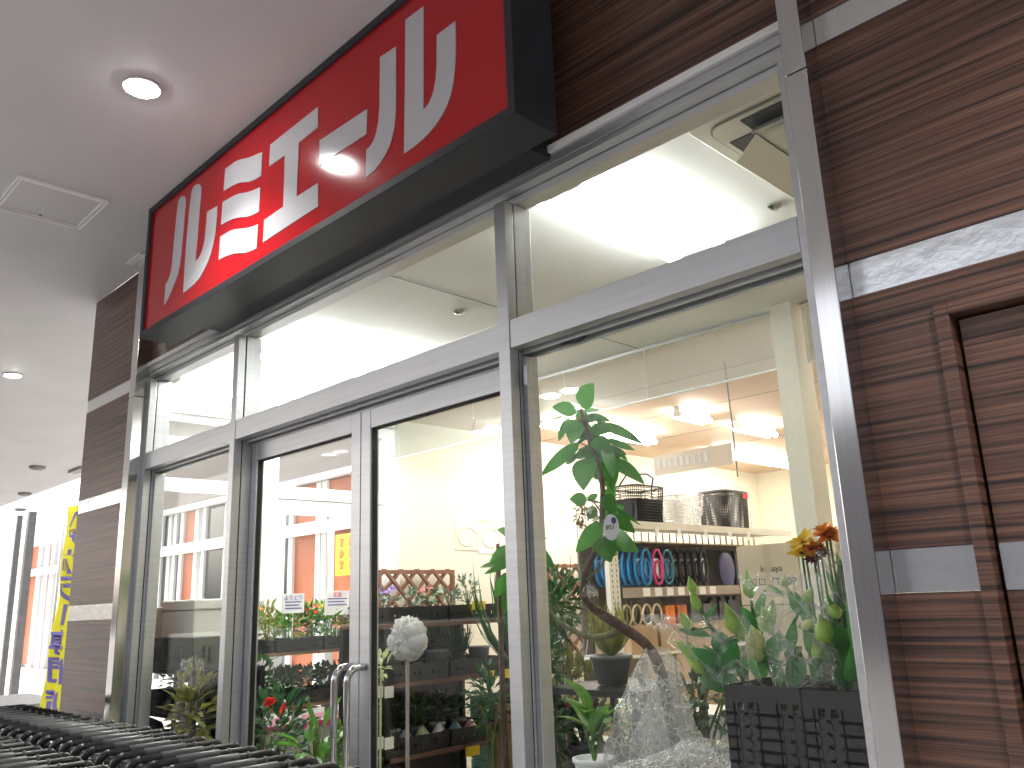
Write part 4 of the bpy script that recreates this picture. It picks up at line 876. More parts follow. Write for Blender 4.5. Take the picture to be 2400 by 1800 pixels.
b.build('wire_back', GREY, G)
b = MB()
for k in range(26): b.box((gx-.36, 5.0+k*.1, H+.44), (gx-.354, 5.008+k*.1, H+.515))
b.box((gx-.4, 4.95, H+.40), (gx-.02, 7.5, H+.41)); b.build('bracket_grid', mat('tan_metal', (.36, .30, .22), .5), G)
for i, (x, y) in enumerate(((1540, 1238), (1592, 1240), (1655, 1245), (1712, 1250), (1755, 1245))):
    p = pX(x, y, gx+.02); tag(MB().cbox((gx+.016, p.y, H+.485), (.003, .05, .07)).build('price_card', PAPER, loc=(gx+.016, p.y, H+.485)), 'white price tag clipped on the basket shelf, %s from the left' % ['first', 'second', 'third', 'fourth', 'fifth'][i], 'price card', 'white tags on the basket shelf')
for i in range(7):
    y = 5.28+i*.15; tag(MB().cbox((gx-.03, y, H+.035), (.003, .09, .06)).build('price_card', PAPER, loc=(gx-.03, y, H+.035)), 'white price tag on the rail under the leashes, %s from the left' % ['first', 'second', 'third', 'fourth', 'fifth', 'sixth', 'seventh'][i], 'price card', 'white tags on the rail under the leashes')
MB().box((gx-.035, 5.0, H-.002), (gx-.03, 6.6, H+.07)).build('tag_rail', mat('tan_rail', (.35, .3, .25), .5), G)
def wire_basket(c, L, D, h, mt, label, fill=.004, tag_red=False, taper=.86, step=.022):
    t = root('wire_basket', c, label, 'basket', 'wire baskets on the ivory shelf')
    b = MB(); cx, cy, cz = c
    def ringpt(z, k, n=40):
        s = taper+(1-taper)*z/h; a = 2*math.pi*k/n
        ex = .45; ca, sa = math.cos(a), math.sin(a)
        return V((cx+D/2*s*math.copysign(abs(ca)**ex, ca), cy+L/2*s*math.copysign(abs(sa)**ex, sa), cz+z))
    for j in range(int(h/step)+1):
        z = min(h, j*step); b.tube([ringpt(z, k) for k in range(41)], fill if z < h-.001 else fill*1.6, 4, cap=False)
    b.tube([ringpt(h, k) for k in range(41)], fill*2.2, 5, cap=False)
    for k in range(0, 40): b.tube([ringpt(0, k), ringpt(h, k)], fill*.8, 4, cap=False)
    for k in range(6): u = k/5; b.tube([(cx-D/2*taper*.9+D*taper*.9*u, cy-L/2*taper, cz), (cx-D/2*taper*.9+D*taper*.9*u, cy+L/2*taper, cz)], fill*.8, 4)
    b.build('wire_body', mt, t)
    if tag_red: MB().cbox((cx+D/2+.006, cy+.12, cz+h-.03), (.004, .09, .05)).build('red_tag', mat('red_tag', (.6, .02, .02), .4), t)
    return t
WB = mat('black_wire', (.02, .018, .018), .4, .2); WW = mat('white_wire', (.35, .36, .37), .4)
z0 = H+.537
t = wire_basket((gx-.17, 5.42, z0), .44, .31, .30, WB, 'tall black wire basket at the left of the ivory shelf', .0035)
b = MB(); 
for k in range(12): b.box((gx-.17-.13, 5.24+k*.03, z0+.02), (gx-.17+.135, 5.243+k*.03, z0+.2))
b.build('liner', mat('black_mesh', (.03, .028, .028), .6), t)
b = MB(); b.tube([(gx-.17, 5.21, z0+.30), (gx-.12, 5.25, z0+.39), (gx-.05, 5.42, z0+.40), (gx-.12, 5.6, z0+.39), (gx-.17, 5.63, z0+.30)], .007, 6); b.build('handle', WB, t, smooth=True)
t = wire_basket((gx-.18, 5.98, z0), .40, .28, .26, WW, 'white wire basket wrapped in clear film', .003)
cello_cone((gx-.16, 5.98), z0-.0, z0+.27, .17, .23, CELLOW, t, 5, amp=.12, nm='wrapping_film')
t = wire_basket((gx-.18, 6.72, z0), .46, .30, .34, WB, 'black wire basket with a red tag at the right of the ivory shelf', .006, True, .95, .014)
# goods hanging on hooks under the basket shelf
def hang_loop(x, ya, col, label, group, hgt=.26, wd=.12, r=.012, i=0):
    t = root('hanging_leash', (x, ya, H+.39), label, 'leash', group)
    b = MB(); z = H+.22
    pts = [(x, ya+wd/2*math.sin(a), z+hgt/2*math.cos(a)) for a in [k*2*math.pi/18 for k in range(19)]]
    b.tube(pts, r, 6, cap=False); pts = [(x+.005, ya+wd/3.2*math.sin(a), z-.02+hgt/4*math.cos(a)) for a in [k*2*math.pi/14 for k in range(15)]]; b.tube(pts, r*.7, 6, cap=False)
    b.build('strap', col, t, smooth=True)
    MB().cbox((x-.012, ya, z), (.003, wd*.5, hgt*.5)).build('card', mat('blue_card', (.10, .25, .45), .5) if i % 3 else PAPER, t)
    b = MB(); b.tube([(gx-.39, ya, H+.40), (x+.02, ya, H+.39), (x+.025, ya, H+.405)], .003, 5); b.build('hook', STEEL, t)
BLU = mat('blue_strap', (.02, .22, .52), .45); PKS = mat('pink_strap', (.65, .05, .22), .45); TEA = mat('teal_strap', (.03, .2, .28), .45); BKS = mat('black_strap', (.03, .03, .035), .45); VIO = mat('violet_pad', (.09, .09, .2), .6)
for i in range(8): hang_loop(gx-.31+.04*i, 5.10+.028*i, BLU, 'blue pet leash hanging under the shelf, %s from the back' % ['first', 'second', 'third', 'fourth', 'fifth', 'sixth', 'seventh', 'front one, eighth'][i], 'blue leashes', i=i)
hang_loop(gx-.03, 5.44, PKS, 'pink pet leash between the blue and teal ones', None, wd=.13)
hang_loop(gx-.05, 5.60, TEA, 'teal pet leash right of the pink one', None, wd=.14, i=1)
for i in range(7): hang_loop(gx-.28+.04*i, 5.85+.04*i, BKS, 'black pet collar on a hook, %s of the black row' % ['first', 'second', 'third', 'fourth', 'fifth', 'sixth', 'seventh'][i], 'black collars', hgt=.28, wd=.10, i=3)
for i, (y, col, lb) in enumerate(((6.45, VIO, 'round violet pad hanging among the black collars'), (6.72, BKS, 'black packed harness hanging right of the violet pad'), (6.86, BKS, 'black packed harness at the right end of the hooks'))):
    b = MB()
    if i == 0: b.lathe((0, 0, 0), [(.11, 0), (.12, .012), (.11, .024)], 26, Matrix.Translation((gx-.06, y, H+.20)) @ Matrix.Rotation(math.pi/2, 4, 'Y') @ Matrix.Scale(1.25, 4, (1, 0, 0)))
    else: b.box((gx-.12, y-.05, H+.05), (gx-.09, y+.05, H+.36))
    tag(b.build('hanging_pad' if i == 0 else 'hanging_harness', col, loc=(gx-.06, y, H+.2), smooth=i == 0), lb, 'pet goods')
# rings (cream and red trowels) below
CRM = mat('cream_ring', (.75, .62, .42), .5); RDB = mat('red_base', (.5, .03, .03), .5)
for i in range(5):
    y = 5.12+.085*i; x = gx-.2+.03*i; z = H-.13
    t = root('hand_scoop', (x, y, z), 'cream ring with red grip on the second row, %s from the left' % ['first', 'second', 'third', 'fourth', 'fifth'][i], 'tool', 'cream rings with red grips')
    b = MB(); b.tube([(x, y+.055*math.sin(a), z+.075*math.cos(a)) for a in [k*2*math.pi/16 for k in range(17)]], .008, 6, cap=False); b.build('ring', CRM, t, smooth=True)
    MB().box((x-.01, y-.035, z-.16), (x+.01, y+.035, z-.09)).build('grip', RDB, t)
for i, (y, c, lb) in enumerate(((5.62, (.75, .2, .03), 'orange blister pack on the second row'), (5.78, (.55, .15, .05), 'rust red pack beside the orange pack'), (5.96, (.10, .10, .12), 'grey bagged goods on the second row'), (6.14, (.12, .12, .14), 'dark bagged goods right of the grey ones'))):
    b = MB(); b.box((gx-.1, y-.06, H-.30), (gx-.07, y+.06, H-.07)); tag(b.build('blister_pack', mat('pack_%d' % i, c, .35, var=.2, scale=20), loc=(gx-.1, y, H-.3)), lb, 'pack', 'packs on the second row')
for i in range(9):
    y = 6.30+.125*i; b = MB(); hh_ = rnd.uniform(.2, .3); b.box((gx-.16+.01*(i % 3), y-.055, H-.07-hh_), (gx-.11+.01*(i % 3), y+.05, H-.05)); b.box((gx-.155+.01*(i % 3), y-.02, H-.05), (gx-.115+.01*(i % 3), y+.02, H-.02))
    tag(b.build('blister_pack', mat('dark_pack_%d' % (i % 3), [(.03, .03, .04), (.08, .07, .08), (.05, .06, .09)][i % 3], .3, var=.3, scale=25), loc=(gx-.13, y, H-.3)), 'dark packed goods at the far end of the second row, %s from the left' % ['first', 'second', 'third', 'fourth', 'fifth', 'sixth', 'seventh', 'eighth', 'ninth'][i], 'pack', 'dark packs on the second row')
for i in range(6):
    y = 6.95+.1*i; b = MB(); b.box((gx-.12, y-.04, H+.06), (gx-.08, y+.04, H+.36)); tag(b.build('hanging_harness', BKS if i % 2 else VIO, loc=(gx-.1, y, H+.2)), 'dark packed harness right of the round pad, %s along' % ['first', 'second', 'third', 'fourth', 'fifth', 'sixth'][i], 'pet goods', 'dark harness packs')
MB().box((gx-.41, 4.95, .3), (gx-.402, 7.55, H+.40)).build('back_panel', mat('darkening_panel', (.16, .14, .12), .7, var=.1), G)  # added backing that darkens the too bright wall behind the goods
k = 0
for z in (H-.398, H-.2-.398+.0):
    for y in (5.2, 5.56, 5.92, 6.28):
        zz = z if k < 4 else H-.958
        h_ = .22 if k < 4 else .30
        if k < 4: zz = H-.398-.0
        t = MB().box((gx-.36, y-.16, zz), (gx-.02, y+.16, zz+h_-.03 if k < 4 else zz+h_)).build('carton', CARD, loc=(gx-.2, y, zz))
        tag(t, 'brown carton on the %s gondola shelf, %s from the left' % (['middle', 'bottom'][k//4], ['first', 'second', 'third', 'fourth'][k % 4]), 'carton', 'brown cartons on the gondola'); k += 1
for y, i in ((5.38, 0), (5.74, 1)):
    tag(MB().box((gx-.34, y-.16, H-.657), (gx-.02, y+.16, H-.43)).build('carton', CARDP, loc=(gx-.2, y, H-.657)), 'pale carton stacked over the bottom cartons, %s one' % ['left', 'right'][i], 'carton', 'pale cartons on the gondola')
# ------------------------------------------------------------------ printed cartons (behind the lilies)
cy = 4.55
k = cy/4.0
def carton(x0, x1, z0, z1, y, label, lines, grp='printed cartons stacked behind the lilies', mt=CARDP):
    t = root('printed_carton', ((x0+x1)/2, y+.15, z0), label, 'carton', grp)
    MB().box((x0, y, z0), (x1, y+.3, z1)).build('box', mt, t, bevel=.003)
    b = MB()
    for s, sz, zz in lines: text_into(b, s, sz, frame_T(((x0+x1)/2+.02, y-.001, zz), (1, 0, 0), (0, 0, 1)), .0004)
    if lines: b.build('print', INK, t)
    MB().box(((x0+x1)/2-.02, y-.0015, z0), ((x0+x1)/2+.02, y-.0005, z1)).build('packing_tape', mat('tan_tape', (.45, .36, .24), .35), t)
    return t
ca, cb = pY(1725, 1281, cy), pY(1868, 1270, cy); cc = pY(1773, 1418, cy); cd = pY(1868, 1270, cy)
zT = ca.z; zB = cc.z
carton(ca.x, cb.x-.004, zB, zT, cy, 'pale carton printed 50P on top of the stack', [('kunaya', .05, zT-.14), ('コロプT 50P', .055, zT-.215), ('ーーー ーー', .025, zT-.27)])
carton(cb.x, cb.x+.37, zB, zT, cy+.002, 'pale carton behind the orange flowers, right of the 50P one', [('T   ra', .05, zT-.14), ('コ    5', .055, zT-.215)])
for j in range(3):
    z1 = zB-.004-j*.30; z0 = z1-.296
    carton(ca.x, cb.x-.004, z0, z1, cy, 'plain pale carton in the left stack, %s below the printed one' % ['first', 'second', 'third'][j], [])
    carton(cb.x, cb.x+.37, z0, z1, cy+.002, 'plain pale carton in the right stack, %s below the top' % ['first', 'second', 'third'][j], [])
tag(MB().box((ca.x-.02, cy-.02, .013), (cb.x+.4, cy+.34, z0-.001)).build('carton_pallet', SHW, loc=(ca.x, cy, 0)), 'wooden base under the stacked pale cartons', 'pallet')
# ------------------------------------------------------------------ rubber tree
TY = 2.38
T_ = root('rubber_tree', (pY(1560, 1640, TY).x, TY, .013), 'tall rubber tree with bent trunk and glossy leaves in the right window', 'tree')
def P(x, y, dy=0.): return pY(x, y, TY+dy)
b = MB()
trunk = [(1590, 1800, 0), (1572, 1680, 0), (1556, 1600, 0), (1540, 1550, 0), (1528, 1528, 0), (1512, 1508, 0), (1490, 1490, 0), (1466, 1476, 0), (1440, 1458, 0), (1415, 1443, 0), (1392, 1428, 0), (1374, 1412, 0), (1368, 1392, 0), (1369, 1368, 0), (1372, 1345, 0), (1380, 1322, 0), (1392, 1300, 0), (1402, 1276, 0), (1408, 1250, 0), (1411, 1215, 0), (1412, 1180, 0), (1413, 1150, 0), (1410, 1120, 0), (1402, 1085, 0), (1392, 1050, 0), (1380, 1015, 0), (1370, 985, 0), (1362, 960, 0)]
b.tube([V((pY(1595, 1800, TY).x, TY, .3))]+[P(x, y, d) for x, y, d in trunk], [.019]*5+[.0175]*6+[.013]*3+[.0115]*5+[.010]*5+[.007]*5+[.004], 10)
b.build('trunk', BARK, T_, smooth=True)
b = MB(); b.tube([P(1462, 1476), P(1440, 1484), P(1418, 1491), P(1395, 1494), P(1368, 1490), P(1335, 1474), P(1305, 1454), P(1285, 1432), P(1276, 1415), P(1262, 1380), P(1250, 1330, .02)], [.012, .012, .011, .011, .010, .009, .008, .008, .007, .006, .003], 8)
b.tube([P(1376, 1358), P(1390, 1345), P(1408, 1328), P(1420, 1308)], [.007, .006, .005, .003], 7)
b.tube([P(1411, 1205), P(1398, 1185), P(1390, 1175)], .003, 6); b.tube([P(1378, 1015), P(1355, 990), P(1350, 970)], .004, 6)
b.build('branch', BARKG, T_, smooth=True)
A5 = lambda x, y: (1220+x/5.53, 850+y/5.53)
B5 = lambda x, y: (1220+x/5.53, 1150+y/5.53)
LV = [(A5, 790, 580, 945, 262, 250, -.02), (A5, 722, 645, 412, 575, 200, -.04), (A5, 560, 700, 385, 768, 40, .02), (A5, 700, 740, 650, 1045, 230, -.06), (A5, 620, 740, 495, 1015, 110, .02), (A5, 800, 640, 1042, 612, 80, .05), (A5, 860, 690, 1172, 765, 100, .03), (A5, 1010, 800, 1592, 1062, 130, -.05), (A5, 900, 860, 1190, 890, 150, 0), (A5, 1130, 890, 1262, 975, 30, .05), (A5, 760, 1040, 265, 1465, 150, -.07), (A5, 740, 1120, 410, 1400, 80, .03), (A5, 850, 1240, 818, 1652, 265, -.08), (A5, 1050, 1150, 1075, 1620, 170, .03), (A5, 1150, 1150, 1190, 1659, 170, .0), (A5, 1130, 1250, 1605, 1575, 170, -.04), (A5, 1120, 990, 1482, 1135, 80, .03), (A5, 1150, 1070, 1390, 1275, 75, .05), (A5, 950, 980, 1180, 1180, 190, -.02), (A5, 860, 960, 700, 1080, 170, .03), (A5, 760, 1180, 590, 1315, 75, .04), (A5, 900, 1050, 1060, 1330, 200, .06), (A5, 980, 760, 1130, 830, 120, .03), (A5, 1130, 1130, 1290, 1235, 110, .02), (A5, 760, 780, 870, 1000, 210, .04), (A5, 1200, 1100, 1380, 1200, 50, .04),
      (A5, 1090, 1090, 1200, 1500, 140, -.05), (A5, 760, 700, 900, 780, 130, .02), (A5, 840, 1080, 740, 1250, 120, .06), (A5, 940, 1240, 1050, 1480, 90, .06), (A5, 820, 720, 960, 720, 110, -.02), (A5, 820, 900, 960, 1100, 200, .08),
      (B5, 860, 120, 635, 110, 150, -.03), (B5, 870, 130, 1000, 45, 80, .02), (B5, 1090, 60, 1240, 310, 170, -.03), (B5, 1050, 420, 718, 795, 190, -.05), (B5, 1000, 330, 860, 240, 150, .02), (B5, 1090, 560, 1535, 790, 230, -.05), (B5, 1070, 600, 1170, 930, 250, -.07), (B5, 1200, 340, 1482, 545, 150, .02), (B5, 1150, 190, 1562, 452, 48, .03), (B5, 940, 260, 870, 440, 110, .04), (B5, 1130, 300, 1350, 200, 130, .04), (B5, 1020, 420, 900, 560, 120, .05), (B5, 860, 90, 740, 190, 110, .03), (B5, 1130, 560, 1330, 620, 190, .0), (B5, 1080, 700, 1250, 830, 160, .03), (B5, 1040, 240, 1200, 420, 150, .05)]
b = MB()
for (F, xa, ya, xb, yb, wd, dy) in LV:
    a = F(xa, ya); c = F(xb, yb); b.leaf(P(a[0], a[1], dy*.4), P(c[0], c[1], dy*2.2), wd/5.53*.00185, (.75+rnd.uniform(-.3, .3), -.8, rnd.uniform(-.1, .6)), sag=.10, fold=.07, n=8)
for i in range(26):
    q = rnd.choice([s_ for s_ in trunk if 940 < s_[1] < 1130 or (i % 4 == 0 and 1130 < s_[1] < 1260)]); an = rnd.uniform(0, 6.28); L = rnd.uniform(28, 52)
    b.leaf(P(q[0], q[1], .02), P(q[0]+L*math.cos(an)*.9, q[1]+L*math.sin(an)*.7+12, rnd.uniform(.02, .12)), rnd.uniform(16, 27)*.0018, (.75+rnd.uniform(-.5, .5), -.8, rnd.uniform(-.3, .7)), sag=.1, fold=.07, n=6)
b.build('foliage', LEAF, T_, smooth=True)
b = MB()
for (F, xa, ya, xb, yb, wd, dy) in LV:
    a = F(xa, ya); q = min(trunk, key=lambda s: abs(s[1]-a[1])); b.tube([P(q[0], q[1]), P(a[0], a[1], dy*.4)], .0022, 4)
b.build('leaf_stalk', BARKG, T_)
b = MB(); cloud(b, P(1360, 1205), .028, .02, .05, 50, .022, .010, up=-.6); b.build('dry_leaf', mat('dry_leaf', (.35, .22, .05), .8), T_)
# trunk pot
pt = pY(1595, 1800, TY); pot((pt.x, TY, .013), .17, .32, GREY).build('pot', GREY, T_, smooth=True)
# oval plant tag hanging on it
c = P(1432, 1236, -.10)
t = root('plant_tag', c, 'white oval plant tag with a blue dot hanging in the rubber tree', 'tag')
b = MB(); b.prism([c+V((.0345*math.cos(a)*.98, 0, .044*math.sin(a))) for a in [k*2*math.pi/30 for k in range(30)]], (0, .0015, 0)); b.build('card', PAPER, t)
b = MB(); d = c+V((.014, -.0012, .022)); b.prism([d+V((.0105*math.cos(a), 0, .0115*math.sin(a))) for a in [k*2*math.pi/20 for k in range(20)]], (0, .001, 0)); b.build('blue_dot', PURP, t)
b = MB(); text_into(b, 'IKU', .022, frame_T(c+V((-.004, -.0015, .000)), (1, 0, 0), (0, 0, 1)), .0004); b.build('print', INK, t)
b = MB(); b.tube([c+V((0, 0, .036)), c+V((0, .02, .06))], .0012, 4); b.build('tie', BLK, t)
# ------------------------------------------------------------------ cellophane bundle around the trunk foot
def sheet_cone(pts_px, Yc, depth, mt, name, label, cat, seed=2, n=44, m=26, amp=.16):
    """crumpled film hung round an outline given as (left, right, row) on plane Yc"""
    t = MB(); vs = []; fs = []; rows = []
    for j in range(m+1):
        v = j/m; f = v*(len(pts_px)-1); i0 = min(int(f), len(pts_px)-2); f -= i0
        l = pts_px[i0][0]*(1-f)+pts_px[i0+1][0]*f; r = pts_px[i0][1]*(1-f)+pts_px[i0+1][1]*f; y = pts_px[i0][2]*(1-f)+pts_px[i0+1][2]*f
        a = pY(l, y, Yc); c = pY(r, y, Yc); rows.append((a, c))
        for i in range(n):
            an = 2*math.pi*i/n; ctr = (a+c)/2; rx = (c-a).length/2
            rr_ = 1+amp*mnoise.noise(V((math.cos(an)*2.5, math.sin(an)*2.5, v*5+seed)))+amp*.6*mnoise.noise(V((math.cos(an)*7, math.sin(an)*7, v*13+seed)))
            dv = (c-a).normalized() if rx > 1e-6 else V((1, 0, 0))
            vs.append(ctr+dv*rx*rr_*math.cos(an)+V((0, 1, 0))*depth*(.3+.7*v)*rr_*math.sin(an)+V((0, 0, .012*mnoise.noise(V((an*2, v*7, seed))))))
    for j in range(m):
        for i in range(n): i2 = (i+1) % n; fs.append((j*n+i, j*n+i2, (j+1)*n+i2, (j+1)*n+i))
    t.add(vs, fs); o = t.build(name, mt, loc=(rows[-1][0]+rows[-1][1])/2); return tag(o, label, cat)
sheet_cone([(1515, 1560, 1520), (1487, 1590, 1580), (1455, 1612, 1650), (1435, 1640, 1730), (1420, 1690, 1800), (1400, 1740, 1860)], TY, .12, CELLOT, 'cellophane_wrap', 'clear cellophane skirt wrapped round the foot of the rubber tree', 'wrapping', 2)
sheet_cone([(1545, 1575, 1590), (1520, 1600, 1640), (1490, 1625, 1720), (1480, 1660, 1830)], TY-.01, .07, CELLOW, 'root_bag', 'cloudy inner bag hiding the root ball of the rubber tree', 'wrapping', 21, amp=.2)
sheet_cone([(1610, 1690, 1735), (1560, 1712, 1765), (1450, 1722, 1795), (1400, 1735, 1850)], 2.2, .14, CELLOW, 'cellophane_heap', 'crumpled heap of cloudy cellophane on the bottom edge of the right window', 'wrapping', 9, amp=.3)
sheet_cone([(1500, 1520, 1370), (1368, 1392, 1372), (1362, 1400, 1400)][1:], TY, .03, CELLO, 'trunk_film', 'scrap of clear film on the trunk bend of the rubber tree', 'wrapping', 4)
# yellow edged white display strip seen through the film
p, q = pY(1515, 1675, 3.2), pY(1735, 1700, 3.2)
t = root('display_shelf_edge', (p.x, 3.2, .013), 'cream shelf front with a bright label strip behind the cellophane', 'shelf')
MB().box((p.x, 3.2, p.z-.075), (q.x, 3.22, p.z-.0)).build('label_strip', PAPER, t); MB().box((p.x, 3.199, p.z+.001), (q.x, 3.5, p.z+.02)).build('board', IVORY, t); MB().box((p.x, 3.24, .013), (q.x, 3.5, p.z-.001)).build('body', DARK, t)
MB().box((p.x, 3.198, p.z-.10), (q.x, 3.21, p.z-.0755)).build('yellow_edge', YCARD, t)
# ------------------------------------------------------------------ lilies in black crates
LY = 2.12
def lily(x0, y0, bends, buds, leaves, label, Y=LY):
    a = pY(x0, y0, Y); t = root('lily_stem', (a.x, a.y, a.z), label, 'lily', 'cut lilies in the black crates')
    b = MB(); pts = [a]+[pY(x, y, Y+d) for x, y, d in bends]; b.tube(pts, [.0055]*(len(pts)-1)+[.0035], 7); 
    for (xa, ya, xb, yb, wd) in buds: 
        q = min(pts, key=lambda s: (s-pY(xa, ya, Y)).length); b.tube([q, pY(xa, ya, Y)], .003, 5)
    b.build('stem', LILYL, t, smooth=True)
    b = MB(); b2 = MB(); ny = 0
    for (xa, ya, xb, yb, wd) in buds:
        s, e = pY(xa, ya, Y), pY(xb, yb, Y-.01); d = (e-s)
        R_ = [.25, .75, 1, .98, .85, .6, .3, .06]; mb = b2 if wd < 0 else b; wd_ = abs(wd)
        ny += wd < 0
        mb.tube([s+d*(k/7) for k in range(8)], [r_*wd_*.00062 for r_ in R_], 8)
    b.build('bud', BUD, t, smooth=True)
    if ny: b2.build('bud', BUDY, t, smooth=True)
    b = MB()
    for (xa, ya, xb, yb, wd) in leaves: b.leaf(pY(xa, ya, Y), pY(xb, yb, Y+rnd.uniform(-.08, .04)), wd*.0016, (.7+rnd.uniform(-.3, .3), -.8, .2), sag=.12, fold=.08, n=6)
    b.build('leaf', LILYL, t, smooth=True)
lily(1745, 1610, [(1725, 1540, 0), (1700, 1500, 0), (1665, 1470, 0), (1640, 1420, 0)], [(1640, 1432, 1618, 1385, 24), (1628, 1392, 1614, 1350, 22), (1618, 1478, 1592, 1430, 24), (1650, 1548, 1580, 1500, 34), (1728, 1488, 1700, 1412, 34)], [(1665, 1490, 1590, 1475, 16), (1700, 1540, 1680, 1478, 36), (1720, 1560, 1630, 1555, 34), (1735, 1600, 1650, 1600, 36), (1735, 1590, 1745, 1540, 22), (1700, 1510, 1735, 1500, 12), (1655, 1450, 1680, 1415, 8)], 'leftmost lily stem with five green buds in the right window')
lily(1850, 1612, [(1846, 1560, 0), (1852, 1500, 0), (1860, 1460, 0), (1880, 1420, 0), (1850, 1385, 0)], [(1808, 1485, 1785, 1420, 34), (1780, 1525, 1760, 1465, -42), (1785, 1550, 1748, 1490, -34), (1885, 1416, 1905, 1376, 26), (1842, 1375, 1838, 1350, 22)], [(1870, 1440, 1845, 1385, 14), (1850, 1520, 1862, 1450, 20), (1845, 1550, 1880, 1515, 26), (1830, 1610, 1795, 1520, 26), (1860, 1610, 1870, 1515, 34), (1870, 1470, 1920, 1455, 10), (1840, 1400, 1800, 1370, 8), (1850, 1500, 1810, 1530, 14), (1880, 1430, 1862, 1385, 12)], 'middle lily stem with a green bud at its tip', 2.16)
lily(1985, 1620, [(1975, 1560, 0), (1960, 1500, 0), (1955, 1450, 0)], [(1942, 1512, 1920, 1440, 44), (1968, 1448, 1940, 1410, 28), (1880, 1475, 1905, 1450, -20), (1925, 1545, 1905, 1505, 30)], [(1975, 1530, 1965, 1460, 30), (1990, 1560, 1985, 1470, 34), (1995, 1600, 2000, 1500, 34), (1955, 1440, 1935, 1385, 8), (1965, 1560, 1990, 1620, 30), (2005, 1520, 1985, 1395, 26), (1960, 1520, 1990, 1480, 22)], 'rightmost lily stem with a fat pale green bud beside the post', 2.12)
lily(1790, 1612, [(1785, 1560, 0), (1775, 1500, 0), (1765, 1440, 0), (1760, 1400, 0)], [(1760, 1402, 1748, 1335, 32), (1795, 1470, 1812, 1405, 34), (1740, 1500, 1722, 1440, 30)], [(1780, 1530, 1745, 1440, 30), (1785, 1560, 1830, 1480, 34), (1775, 1480, 1735, 1420, 20), (1788, 1600, 1760, 1500, 30), (1770, 1450, 1795, 1380, 16)], 'lily stem between the leftmost and middle ones, standing behind', 2.26)
lily(1920, 1612, [(1918, 1560, 0), (1910, 1500, 0), (1900, 1450, 0)], [(1898, 1452, 1885, 1385, 34), (1935, 1490, 1955, 1425, 32)], [(1915, 1540, 1885, 1460, 32), (1915, 1560, 1950, 1480, 34), (1905, 1480, 1870, 1425, 18), (1920, 1600, 1900, 1510, 30), (1920, 1600, 1945, 1520, 30)], 'lily stem behind, between the middle and rightmost ones', 2.27)
lily(1700, 1612, [(1698, 1570, 0), (1680, 1530, 0), (1650, 1515, 0)], [(1655, 1580, 1610, 1540, 26)], [(1695, 1580, 1655, 1530, 30), (1698, 1600, 1640, 1590, 34), (1700, 1570, 1725, 1500, 30), (1690, 1560, 1620, 1520, 24)], 'short leafy lily stem at the left rim of the crates', 2.1)
# flower sleeves
def sleeve(pts, label, seed, Y=LY): return sheet_cone(pts, Y, .05, CELLO, 'flower_sleeve', label, 'wrapping', seed, n=30, m=16, amp=.1)
sleeve([(1500, 1800-50, 1440), (1560, 1770, 1500), (1640, 1775, 1570), (1700, 1790, 1612)], 'clear sleeve flaring around the leftmost lily', 12)
sleeve([(1730, 1930, 1345), (1775, 1950, 1450), (1800, 1960, 1540), (1820, 1950, 1612)], 'clear sleeve around the middle lily', 15)
sleeve([(1905, 1960, 1290), (1925, 1985, 1380), (1940, 2010, 1500), (1960, 2030, 1615)], 'tall narrow sleeve of the orange flowers beside the post', 17, 2.2)
# black crates for the lilies: tall holed buckets
for i, (xa, xb, yt, lb) in enumerate(((1690, 1868, 1605, 'tall black holed crate under the left lilies'), (1872, 2052, 1618, 'tall black holed crate under the right lilies against the post'))):
    a, c = pY(xa, yt, 2.02), pY(xb, yt+8, 2.02); L = (c-a).x; h_ = a.z-.35
    o = crate_mesh(L, .32, .36, BLK).build('crate', BLK); o.location = (a.x+L/2, 2.02+.17, a.z-.36); tag(o, lb, 'crate')
    t = MB().box((a.x, 2.03, .013), (c.x, 2.36, a.z-.362)).build('display_bench', DARK, loc=(a.x, 2.2, 0)); tag(t, ['dark bench under the left lily crate', 'dark bench under the right lily crate'][i], 'bench')
    MB().box((a.x+.008, 2.02+.012, a.z-.352), (c.x-.008, 2.02+.30, a.z-.06)).build('inner_bucket', BLK, o)
    b = MB()
    for kx in range(6): x = a.x+.03+kx*(L-.06)/5; b.tube([(x, 2.1, a.z-.35), (x+.01, 2.1, a.z-.02)], .007, 6)
    tag(b.build('stem_bundle', LILYL, loc=(a.x+L/2, 2.1, a.z-.35)), ['cut stems standing inside the left lily crate', 'cut stems standing inside the right lily crate'][i], 'stems')
a = pY(1960, 1580, 2.25); b = MB(); b.box((a.x-.09, 2.28, a.z-.14), (a.x+.04, 2.3, a.z+.03)); tag(b.build('paper_wrap', mat('lace_paper', (.5, .5, .45), .6, var=.3, scale=60), loc=a), 'pale patterned paper behind the right crate', 'paper')
# orange and yellow flowers beside the post
def bouquet(pts, mt, label, Y=2.22, r=.035, n=7):
    t = root('bouquet_flower', pY(*pts[0], Y)-V((0, 0, .4)), label, 'flower', 'orange bunch beside the steel post')
    b = MB(); 
    for x, y in pts: b.tube([pY(x, y, Y), pY(x+25, y+170, Y), pY(1985, 1640, Y)], .003, 5)
    b.build('stem', LILYL, t)
    b = MB(); [blossoms(b, [pY(x, y, Y)+V((0, .002*q_, 0)) for x, y in pts], r*(1-.25*q_), n+4, w=.42) for q_ in range(2)]; b.build('petals', mt, t)
    b = MB(); [b.lathe(pY(x, y, Y)-V((0, .004, 0)), [(.004, -.006), (.011, 0), (.004, .008)], 8) for x, y in pts]; b.build('centre', MAR, t)
bouquet([(1885, 1275), (1880, 1300)], YEL, 'bright yellow bloom left of the orange ones', r=.048)
bouquet([(1905, 1287)], ORG, 'orange bloom in front of the yellow one', r=.04)
